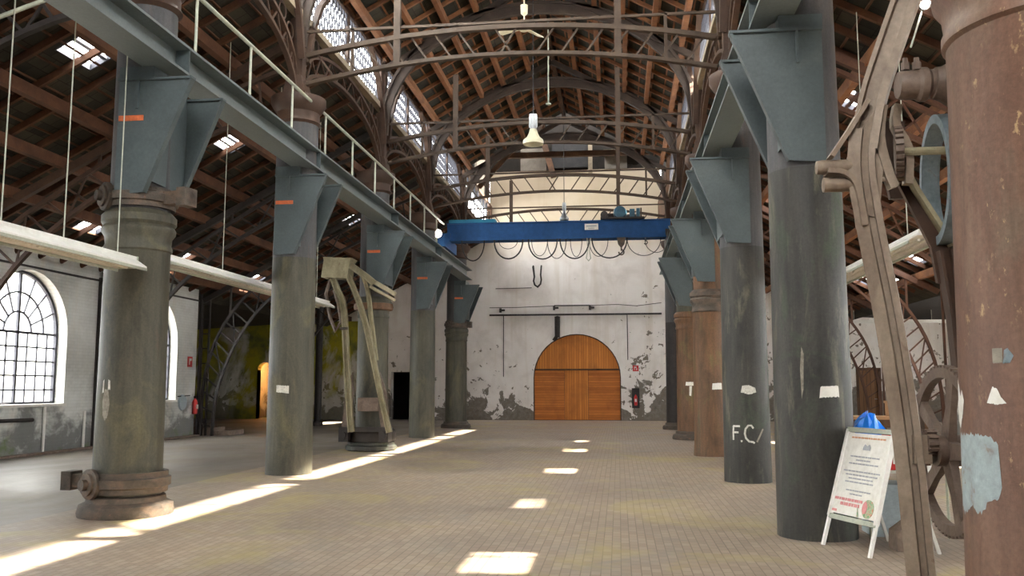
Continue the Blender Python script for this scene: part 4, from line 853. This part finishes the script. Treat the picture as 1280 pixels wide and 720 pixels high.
def extinguisher(x, y, z, face, label):
    t = thing('fire_extinguisher', (x,y,z), label, 'fire extinguisher')
    part('cylinder', MB().lathe([(0,0),(.08,.01),(.085,.05),(.085,.40),(.06,.47),(.03,.5),(.03,.54),(0,.54)], (x,y,z), 18), 'red', t)
    part('valve', MB().box(x-.03,x+.03,y-.03,y+.03,z+.53,z+.60).bar((x,y,z+.59),(x+face[0]*.12,y+face[1]*.12,z+.63),.03,.02), 'dark_iron', t)
    part('hose', MB().tube([(x,y,z+.56),(x+.1*(face[1]!=0)+face[0]*.05,y+.1*(face[0]!=0)+face[1]*.05,z+.45),(x+.1*(face[1]!=0)+face[0]*.08,y+.1*(face[0]!=0)+face[1]*.08,z+.2)], .015, 6), 'black', t)
    part('instruction_label', MB().box(x-.045+face[0]*.05,x+.045+face[0]*.05,y-.045+face[1]*.05,y+.045+face[1]*.05,z+.18,z+.32), 'white', t)
extinguisher(.80,yb-.14,.72,(0,-1),'red fire extinguisher on a dark board right of the orange gateway')
one('mounting_board', MB().box(.62,.98,yb-.05,yb,.60,1.55), 'dark_iron', (.8,yb,.6), 'dark board behind the extinguisher on the end wall', 'board')
t = thing('fire_sign', (.82,yb,2.35), 'small red square fire sign above the extinguisher right of the gateway', 'sign')
part('sign_plate', MB().box(.68,.96,yb-.02,yb,2.36,2.64), 'red', t); part('pictogram', MB().box(.75,.775,yb-.03,yb-.02,2.42,2.58).box(.775,.86,yb-.03,yb-.02,2.53,2.58).box(.84,.89,yb-.03,yb-.02,2.42,2.50), 'white', t)
# on the left wall
extinguisher(XW+.14,27.95,.72,(1,0),'red fire extinguisher at the far end of the left wall')
t = thing('fire_sign', (XW,27.75,2.3), 'small red and white fire sign high at the far end of the left wall', 'sign')
part('sign_plate', MB().box(XW,XW+.02,27.60,27.90,2.28,2.62), 'red', t); part('pictogram', MB().box(XW+.02,XW+.03,27.68,27.71,2.35,2.56).box(XW+.02,XW+.03,27.71,27.82,2.48,2.56), 'white', t)
t = thing('hose_reel', (XW,27.3,.9), 'round grey metal disc on the left wall beside the extinguisher', 'disc')
part('disc', MB().lathe([(0,.06),(.24,.05),(.26,0)], (XW+.02,27.3,1.12), 24, (1,0,0)), 'zinc', t); part('arm', MB().bar((XW+.03,27.0,1.32),(XW+.08,27.7,1.34),.03,.03), 'dark_iron', t)
for y, z1 in ((20.35,1.15),(22.0,1.0)):
    one('wall_pipe', MB().rod((XW+.05,y,0),(XW+.05,y,z1),.035,8), 'white_metal', (XW,y,0), 'short white upright pipe low on the left wall, %s' % ('under the big window' if y < 21 else 'right of the big window'), 'pipe')
one('wall_pipe', MB().rod((XW+.06,16.5,.88),(XW+.06,19.9,.84),.045,8), 'dark_iron', (XW,18,.85), 'brown level pipe on the left wall below the big window', 'pipe')
one('switch_box', MB().box(XW+.0,XW+.10,22.9,23.08,.95,1.35), 'white_metal', (XW,23,.95), 'small white electric box beside the first dark upright on the left wall', 'box')
one('rubble_strip', MB().box(XW,XW+.22,Y0,YT,0,.05), 'stone', (XW+.1,10,0), 'low rough ledge along the foot of the left wall', 'ledge')

# shaft timbers above the end wall
one('dark_hole_panel', MB().box(-3.15,-1.38,yb-.14,yb-.02,12.45,13.85), 'black', (-2.2,yb,12.45), 'big black hatch high on the end wall under the shaft', 'opening')  # flat black panel, its colour stands in for the shade of a hole
one('timber_strut', MB().bar((-3.6,yb-.35,13.9),(-3.05,yb-.5,11.9),.28,.28), 'timber_dark', (-3.3,yb,11.9), 'leaning brown timber strut left of the black hatch', 'timber')
one('timber_strut', MB().bar((-1.25,yb-.3,13.9),(-1.25,yb-.3,12.0),.20,.22), 'timber_pale', (-1.25,yb,12.0), 'upright pale timber right of the black hatch', 'timber')
one('timber_beam', MB().box(-.6,1.0,yb-.35,yb,13.05,13.25), 'timber_pale', (.2,yb,13.05), 'pale timber ledge high on the right of the end wall', 'timber')
one('cross_timber', MB().bar((-6.3,39,12.1),(2.15,39,12.1),.2,.24), 'timber_dark', (CX,39,12), 'dark timber beam crossing under the shaft above the end wall', 'beam')
one('cross_timber', MB().bar((-5.2,37,13.6),(1.0,37,13.6),.2,.24), 'timber_dark', (CX,37,13.5), 'higher dark timber beam crossing the shaft', 'beam')
for s_ in (-1,1): one('shaft_brace', MB().bar((CX+s_*4.1,38.7,10.6),(CX+s_*1.6,38.7,13.4),.16,.2,(0,1,0)), 'timber_dark', (CX+s_*4,39,10.6), '%s slanting timber brace inside the dark shaft' % ('left' if s_ < 0 else 'right'), 'brace')

# ------------------------------------------------------------------ old slewing crane round the third left column
cx, cy = LXs[2], LY[2]
t = thing('slewing_crane', (cx,cy,0), 'old ochre cast-iron slewing crane standing around the third left column', 'crane')
part('turntable', MB().lathe([(.60,0),(.66,.03),(.66,.12),(.60,.16),(.60,.22),(.55,.24)], (cx,cy,0), 36), 'iron_dark', t)
part('foot_ring', MB().lathe([(.50,.22),(.62,.24),(.64,.34),(.62,.50),(.56,.56),(.50,.56)], (cx,cy,0), 36), 'dark_iron', t)
for sx in (-1,1):
    x = cx+sx*.52
    part('foot_bracket', MB().box(x-.12,x+.12,cy-.75,cy-.35,.25,.62).lathe([(.0,-.05),(.09,-.05),(.09,.05),(0,.05)], (x,cy-.78,.42), 14, (0,1,0)), 'dark_iron', t)
    part('knee_plate', MB().prism([(x-.10*sx,cy-.60,.55),(x+.10*sx,cy-.60,.55),(x+.02*sx,cy-.60,1.5),(x-.16*sx,cy-.60,2.0),(x-.2*sx,cy-.60,1.2)], (0,.08,0)), 'gear', t)
part('crossbar', MB().box(-6.55,-6.02,cy-.78,cy-.62,1.02,1.36), 'gear', t)
part('crossbar', MB().box(-6.78,-5.78,cy-.74,cy-.64,.50,.62), 'dark_iron', t)
yj = cy-.85
isx = isec(.13,.12,.03,.04)
part('strut', MB().sweep(refine([(-6.68,yj,.5),(-6.80,yj,1.8),(-6.88,yj,2.9),(-6.95,yj,3.7),(-7.12,yj,4.1),(-7.25,yj,4.4)]), isec(.15,.14,.03,.05), (0,1,0)), 'jib', t)
part('strut', MB().sweep(refine([(-5.70,yj,.5),(-6.0,yj,1.7),(-6.25,yj,2.8),(-6.48,yj,3.6),(-6.70,yj,4.15),(-6.84,yj,4.45)]), isec(.14,.13,.03,.05), (0,1,0)), 'jib', t)
part('strut', MB().sweep(refine([(-6.15,yj+.3,2.3),(-6.28,yj+.2,3.4),(-6.35,yj+.1,4.1),(-6.45,yj,4.45)]), isec(.12,.10,.03,.05), (0,1,0)), 'jib', t)
part('jib_head', MB().prism([(-7.52,yj-.12,4.42),(-6.84,yj-.12,4.38),(-6.78,yj-.12,4.82),(-6.72,yj-.12,4.90),(-7.48,yj-.12,4.94),(-7.46,yj-.12,4.86)], (0,.5,0)), 'jib', t)
part('jib_arm', MB().sweep([(-6.78,yj,4.72),(-6.35,yj,4.42),(-6.15,yj,4.25)], isec(.14,.16,.03,.05), (0,1,0)), 'jib', t)
part('jib_arm', MB().bar((-6.32,yj+.1,4.38),(-5.66,yj+.25,3.98),.26,.11).bar((-6.3,yj+.1,4.18),(-5.66,yj+.25,3.82),.26,.07), 'jib', t)
part('collar_band', MB().lathe([(.42,3.62),(.50,3.64),(.52,3.72),(.50,3.80),(.42,3.82)], (cx,cy,0), 36), 'iron_brown', t)
part('chain', MB().tube([(-7.3,yj,4.4),(-7.42,yj,4.0),(-7.30,yj,3.4),(-7.15,yj,3.05),(-7.0,yj,3.3),(-7.08,yj,3.7),(-7.2,yj,4.1)], .045, 6), 'gear', t)
part('tie_bolt', MB().rod((-7.0,yj-.1,3.1),(-6.8,yj-.1,3.1),.035,8), 'flange_rust', t)

# ------------------------------------------------------------------ near slewing crane at the rusty column
cx, cy = RXs[-1], RY[-1]
t = thing('slewing_crane', (cx,cy,0), 'near taupe cast-iron slewing crane with gear wheels, beside the big rusty column', 'crane')
yj = 6.0
main = refine([(1.93,yj,.0),(1.885,yj,.46),(1.84,yj,1.3),(1.765,yj,2.05),(1.67,yj,2.72),(1.635,yj,3.1),(1.66,yj,3.35)],4)
part('strut', MB().sweep(main, [(-.07,.085),(-.07,.005),(-.012,-.002),(-.012,-.038),(-.055,-.045),(-.055,-.085),(.06,-.085),(.06,.085)], (.35,1,0)), 'jib_near', t)
b_ = MB()
for z_ in (.62,1.42): b_.lathe([(0,0),(.018,0),(.018,.012),(0,.016)], (1.93-.072*z_ if z_ < 1 else 1.815, yj-.07, z_), 10, (0,-1,0))
part('rivet', b_, 'gear', t) if False else None
upper = refine([(1.655,yj,3.22),(1.72,yj,3.55),(1.82,yj,3.85),(1.95,yj,4.2),(2.12,yj,4.65)],4)
part('upper_strut', MB().sweep(upper, [(-.06,.085),(-.06,.055),(-.015,.048),(-.015,-.028),(-.06,-.035),(-.06,-.085),(.06,-.085),(.06,.085)], (.35,1,0)), 'jib_near', t)
part('crotch_plate', MB().prism([(1.47,yj-.03,3.09),(1.53,yj-.03,3.14),(1.60,yj-.03,3.30),(1.72,yj-.03,3.48),(1.78,yj-.03,3.30),(1.75,yj-.03,2.98),(1.72,yj-.03,2.75),(1.63,yj-.03,2.78),(1.61,yj-.03,2.92),(1.55,yj-.03,3.03)], (0,.06,0)), 'jib_near', t)
part('crotch_flange', MB().sweep(refine([(1.40,yj,3.075),(1.50,yj,3.06),(1.57,yj,2.99),(1.60,yj,2.85),(1.615,yj,2.7)]), [(-.08,-.016),(.08,-.016),(.08,.016),(-.08,.016)], (0,1,0)), 'jib_near', t)
part('crotch_flange', MB().sweep([(1.43,yj,3.17),(1.56,yj,3.36),(1.68,yj,3.55)], [(-.08,-.014),(.08,-.014),(.08,.014),(-.08,.014)], (0,1,0)), 'jib_near', t)
b_ = MB(); b_.lathe([(0,-.05),(.045,-.04),(.05,.0),(.05,.24),(0,.24)], (1.38,yj,3.11), 16, (1,0,0)); part('pivot_boss', b_, 'jib_near', t)
part('pivot_boss', MB().lathe([(0,-.08),(.05,-.07),(.05,.18),(0,.19)], (1.45,yj,2.99), 16, (1,0,0)), 'jib_near', t)
# clamp round the column and its bolts
part('clamp_drum', MB().lathe([(.0,-.13),(.085,-.13),(.095,-.10),(.095,-.02),(.11,.0),(.11,.04),(.095,.06),(.095,.10),(0,.10)], (1.95,5.78,3.585), 24, (1,.0,.0)), 'gear', t)
part('clamp_cone', MB().lathe([(.10,.0),(.11,.04),(.21,.22),(.24,.30),(0,.30)], (2.03,5.75,3.58), 28, (1,0,-.06)), 'gear', t)
for x in (1.86,1.93): part('clamp_bolt', MB().lathe([(0,0),(.028,0),(.028,.05),(.018,.05),(.018,.08),(0,.08)], (x,5.74,3.67), 6), 'gear', t)
part('mast_strap', MB().sweep(refine([(1.78,yj,3.52),(1.75,yj,3.3),(1.79,yj,3.08),(1.83,yj,2.96)]), [(-.04,-.03),(.04,-.03),(.04,.03),(-.04,.03)], (0,1,0)), 'jib_near', t)
part('mast_strap', MB().sweep(refine([(1.88,yj,3.52),(1.86,yj,3.38),(1.93,yj,3.22),(1.92,yj,2.98)]), [(-.04,-.025),(.04,-.025),(.04,.025),(-.04,.025)], (0,1,0)), 'jib_near', t)
part('mast_web', MB().prism([(1.80,6.3,3.5),(2.02,6.3,3.5),(1.99,6.3,2.95),(1.90,6.3,2.95)], (0,.05,0)), 'lattice_iron', t)
# small toothed wheel, seen edge-on
def gear(mb, c, r, w, ax, teeth, rim=.06, th=.03):
    ax = V(ax).normalized(); a = V((0,0,1)); u = (a-ax*a.dot(ax)).normalized(); v = ax.cross(u); c = V(c); n = teeth*2
    ri = [c+u*math.cos(2*math.pi*k/48)*(r-rim)+v*math.sin(2*math.pi*k/48)*(r-rim) for k in range(48)]
    mb.lathe([(r-rim,-w/2),(r,-w/2),(r,w/2),(r-rim,w/2),(r-rim,-w/2)], c, 48, ax); mb.smooth = False
    for k in range(teeth):
        q = 2*math.pi*k/teeth; d = u*math.cos(q)+v*math.sin(q); s_ = ax; mb.bar(c+d*(r-.005), c+d*(r+th), w*.98, 2*math.pi*r/teeth*.5, ax)
    return mb
g = part('worm_wheel', gear(MB(), (1.86,5.95,3.19), .15, .05, (1,-.25,0), 22, .15, .018), 'gear', t)
part('shaft', MB().rod((1.88,5.95,3.19),(2.2,5.95,3.19),.028,12), 'jib', t, 'pale iron shaft')
part('tie_rod', MB().rod((1.74,yj,3.02),(1.96,yj,3.02),.016,8), 'jib_near', t)
part('brace_web', MB().prism([(1.91,6.15,3.02),(2.02,6.15,3.02),(2.22,6.15,2.58),(2.24,6.15,2.30),(2.13,6.15,2.34),(2.10,6.15,2.58)], (0,.04,0)), 'lattice_iron', t)
part('brace_flange', MB().sweep([(1.95,6.12,3.10),(2.00,6.12,2.98),(2.22,6.12,2.58)], [(-.05,-.014),(.05,-.014),(.05,.014),(-.05,.014)], (0,1,0)), 'jib', t)
part('brace_leg', MB().sweep([(2.17,6.12,2.55),(2.22,6.12,2.1),(2.24,6.12,1.7)], isec(.10,.09,.02,.03), (0,1,0)), 'lattice_iron', t)
# big painted rim partly behind the column
part('painted_rim', MB().lathe([(.38,-.06),(.44,-.06),(.44,.06),(.38,.06),(.38,-.06)], (2.19,6.12,3.03), 60, (1,-.12,0)), 'jib_blue', t, 'flaking blue-grey wheel rim')
# great gear wheels low down
axg = V((1,.04,0)).normalized(); cg = V((2.085,6.0,1.24))
w1 = part('gear_wheel', gear(MB(), cg, .53, .055, axg, 64, .065, .015), 'gear', t)
sp = MB()
for k in range(5):
    q = 2*math.pi*k/5+.3; d = V((0,0,1))*math.cos(q)+axg.cross(V((0,0,1)))*math.sin(q); sp.sweep([cg+d*.07, cg+d*.28, cg+d*.48], [(-.022,-.045),(.022,-.045),(.022,.045),(-.022,.045)], axg, scale=[1.3,.9,1.1])
sp.lathe([(0,-.08),(.10,-.08),(.10,.08),(0,.08)], cg, 20, axg); part('spokes', sp, 'gear', w1)
part('axle', MB().rod(cg-axg*.22, cg+axg*.14, .04, 12), 'gear', t)
c2 = cg-axg*.11+V((0,.0,.02)); part('pinion', gear(MB(), c2+V((0,0,.03)), .07, .06, axg, 12, .07, .015), 'gear', t)
part('bearing', MB().box(1.86,1.97,5.95,6.10,1.16,1.34), 'jib_near', t)
part('turntable', MB().lathe([(.55,.26),(.66,.27),(.70,.34),(.66,.42),(.56,.44)], (cx,cy,0), 40), 'gear', t)
part('foot_beam', MB().bar((1.93,6.05,.10),(2.05,5.2,.34),.16,.16), 'jib_near', t)

# ------------------------------------------------------------------ notice board, table and things behind it
BL, BR = V((2.10,9.77,0)), V((2.38,9.07,0)); TL, TR = V((2.47,10.00,1.185)), V((2.735,9.31,1.185))
t = thing('notice_board', ((BL+BR)/2).to_tuple(), 'white folding notice board standing in front of the second right column', 'sign')
def lerp(a,b,u): return a+(b-a)*u
nrm = (BR-BL).cross(TL-BL).normalized()
if nrm.x > 0: nrm = -nrm
def onb(u, v, o=0): return lerp(lerp(BL,BR,u), lerp(TL,TR,u), v) + nrm*o
for u in (0,1): part('leg', MB().bar(onb(u,0), onb(u,.27), .03, .035, nrm), 'white_metal', t)
back = V((.93,.37,0)).normalized()
for k, (T_, B_) in enumerate(((TL,BL),(TR,BR))):
    part('leg', MB().bar(T_-V((0,0,.02))+back*.04, B_+back*.80, .03, .035), 'white_metal', t)
for u in (0,1): part('frame_side', MB().bar(onb(u,.25),onb(u,1),.05,.03,nrm), 'white_metal', t)
for v in (1,.25): part('frame_rail', MB().bar(onb(-.02,v),onb(1.02,v),.03,.05,nrm), 'galvanised', t)
def quad(u0,u1,v0,v1,o=.02): return MB().prism([onb(u0,v0,o),onb(u1,v0,o),onb(u1,v1,o),onb(u0,v1,o)], nrm*-.004)
ps = part('poster', quad(.04,.96,.28,.97,.012), 'white', t, 'printed notice')
rnd = random.Random(3)
def line(v, u0, u1, h=.011):
    mb = MB(); u = u0
    while u < u1-.02:
        w = rnd.uniform(.03,.09); q = quad(u, min(u+w,u1), v, v+h, .017); mb.add(q.v, q.f); u += w+.016
    return mb
part('print_line', line(.925,.14,.88,.013), 'print_orange', ps)
for v, a, b in ((.765,.2,.86),(.735,.34,.66),(.705,.2,.84),(.64,.12,.90),(.61,.18,.86),(.58,.26,.78),(.55,.2,.8),(.48,.26,.78),(.45,.36,.62)): part('print_line', line(v,a,b), 'print_grey', ps)
part('print_line', line(.395,.06,.66,.022), 'print_red', ps); part('print_line', line(.355,.2,.62,.026), 'print_red', ps)
part('crest', MB().prism([onb(.44,.83,.018),onb(.60,.83,.018),onb(.60,.855,.018),onb(.57,.88,.018),onb(.52,.865,.018),onb(.47,.88,.018),onb(.44,.855,.018)], nrm*-.003), 'print_grey', ps)
part('print_logo', quad(.05,.15,.295,.315,.017), 'print_red', ps)
c_ = MB(); c_.prism([onb(.80+.12*math.cos(a),.36+.075*math.sin(a),.017) for a in [2*math.pi*k/20 for k in range(20)]], nrm*-.003); part('picture', c_, 'print_green', ps, 'round green and red picture')
c_ = MB(); c_.prism([onb(.735+.05*math.cos(a),.365+.05*math.sin(a),.020) for a in [2*math.pi*k/16 for k in range(16)]], nrm*-.003); part('picture', c_, 'print_red', ps)
part('picture', MB().prism([onb(.60,.285,.018),onb(.64,.285,.018),onb(.585,.36,.018)], nrm*-.003), 'print_green', ps)

t = thing('folding_table', (3.0,10.35,0), 'small table with a white top behind the notice board', 'table')
part('tabletop', MB().box(2.66,3.6,10.22,10.92,.70,.73), 'white_metal', t)
for x, y in ((2.72,10.28),(3.54,10.28),(2.72,10.86),(3.54,10.86)): part('leg', MB().rod((x,y,0),(x,y,.70),.015,8), 'galvanised', t)
one('storage_box', MB().box(2.76,3.14,10.34,10.8,.0,.52).box(2.75,3.16,10.32,10.82,.52,.57), 'zinc', (2.9,10.3,0), 'grey-blue box standing under the small white table', 'box')
mb = MB(); pts = []
for k in range(14):
    a = 2*math.pi*k/14
    pts.append(a)
rr = random.Random(5); rings = []
for z, r in ((.785,.20),(.85,.23),(1.0,.22),(1.12,.20),(1.22,.15),(1.30,.10),(1.33,.03)):
    rings.append([(2.80+r*(1+rr.uniform(-.22,.22))*math.cos(a)*.9, 10.5+r*(1+rr.uniform(-.12,.12))*math.sin(a), z+rr.uniform(-.05,.05)) for a in pts])
mb.add([p for r_ in rings for p in r_], [(i*14+k, i*14+(k+1)%14, (i+1)*14+(k+1)%14, (i+1)*14+k) for i in range(6) for k in range(14)] + [tuple(range(14))[::-1], tuple(84+k for k in range(14))])
one('plastic_bag', mb, 'bright_blue', (2.80,10.5,.735), 'crumpled bright blue plastic bag on the small white table', 'bag')
t = thing('leaflet_stand', (2.93,10.12,.73), 'red and white leaflet stand on the small white table', 'leaflet stand')
part('back_panel', MB().box(2.88,3.06,10.25,10.28,.735,1.14), 'red', t)
part('leaflet', MB().box(2.90,2.98,10.235,10.25,.93,1.03).box(2.98,3.04,10.235,10.25,.80,.92), 'white', t)
one('stone_block', MB().prism([(2.75,9.45,0),(3.05,9.5,0),(3.08,9.45,.10),(3.02,9.45,.24),(2.88,9.45,.27),(2.76,9.45,.18)], (0,.3,0)), 'stone', (2.9,9.5,0), 'rough brown stone lying beside the crane strut behind the notice board', 'stone')
t = thing('bar_table', (4.9,19.0,0), 'brown wooden table in the right aisle seen above the notice board', 'table')
part('tabletop', MB().box(4.3,6.2,18.6,19.4,.98,1.04), 'cardboard', t)
for x, y in ((4.4,18.7),(6.1,18.7),(4.4,19.3),(6.1,19.3)): part('leg', MB().box(x-.04,x+.04,y-.04,y+.04,0,.98), 'timber_dark', t)
part('apron', MB().box(4.35,6.15,18.64,18.68,.82,.98), 'timber_dark', t)
one('cardboard_box', MB().box(5.46,5.74,18.8,19.15,1.04,1.34).box(5.44,5.76,18.78,19.17,1.30,1.35), 'cardboard', (5.2,19,1.04), 'tan cardboard box on the wooden table in the right aisle', 'box')

# ------------------------------------------------------------------ camera, light
F, A, PT = 1100., .12, .111
sa, ca, sp_, cp = math.sin(A), math.cos(A), math.sin(PT), math.cos(PT)
R = V((ca,sa,0)); FW = V((-sa*cp,ca*cp,sp_)); U = R.cross(FW)
cam = bpy.data.cameras.new('camera'); co = bpy.data.objects.new('camera', cam); COL.objects.link(co)
co.matrix_world = Matrix(((R.x,U.x,-FW.x,0),(R.y,U.y,-FW.y,0),(R.z,U.z,-FW.z,1.65),(0,0,0,1)))
cam.sensor_width = 36; cam.lens = F*36/1280; cam.clip_end = 300; S.camera = co

W = bpy.data.worlds.new('sky'); S.world = W; W.use_nodes = True
bg = W.node_tree.nodes['Background']; bg.inputs[0].default_value = (1.0,.99,.97,1); bg.inputs[1].default_value = 12.0
sun = bpy.data.lights.new('sun', 'SUN'); sun.energy = 60; sun.angle = math.radians(1.1); sun.color = (1,.90,.74)
so = bpy.data.objects.new('sun', sun); COL.objects.link(so)
so.rotation_euler = V((-.815,-.125,-1)).to_track_quat('-Z','Y').to_euler()
def lamp(name, loc, e, col, r=.15):
    l = bpy.data.lights.new(name, 'POINT'); l.energy = e; l.color = col; l.shadow_soft_size = r
    o = bpy.data.objects.new(name, l); COL.objects.link(o); o.location = loc
lamp('passage_lamp', (-17.8,YB+1.2,2.7), 75, (1,.42,.12))
lamp('work_light', (-6.02,28.7,6.78), 60, (1,.93,.85), .1)

S.view_settings.view_transform = 'Standard'; S.view_settings.look = 'None'; S.view_settings.gamma = 1; S.view_settings.use_curve_mapping = False
S.view_settings.exposure = 0.82
c = S.cycles
c.use_denoising = True
try: c.denoiser = 'OPENIMAGEDENOISE'
except Exception: pass
c.max_bounces = 10; c.diffuse_bounces = 6; c.glossy_bounces = 3; c.transparent_max_bounces = 16; c.sample_clamp_indirect = 8
c.caustics_reflective = False; c.caustics_refractive = False
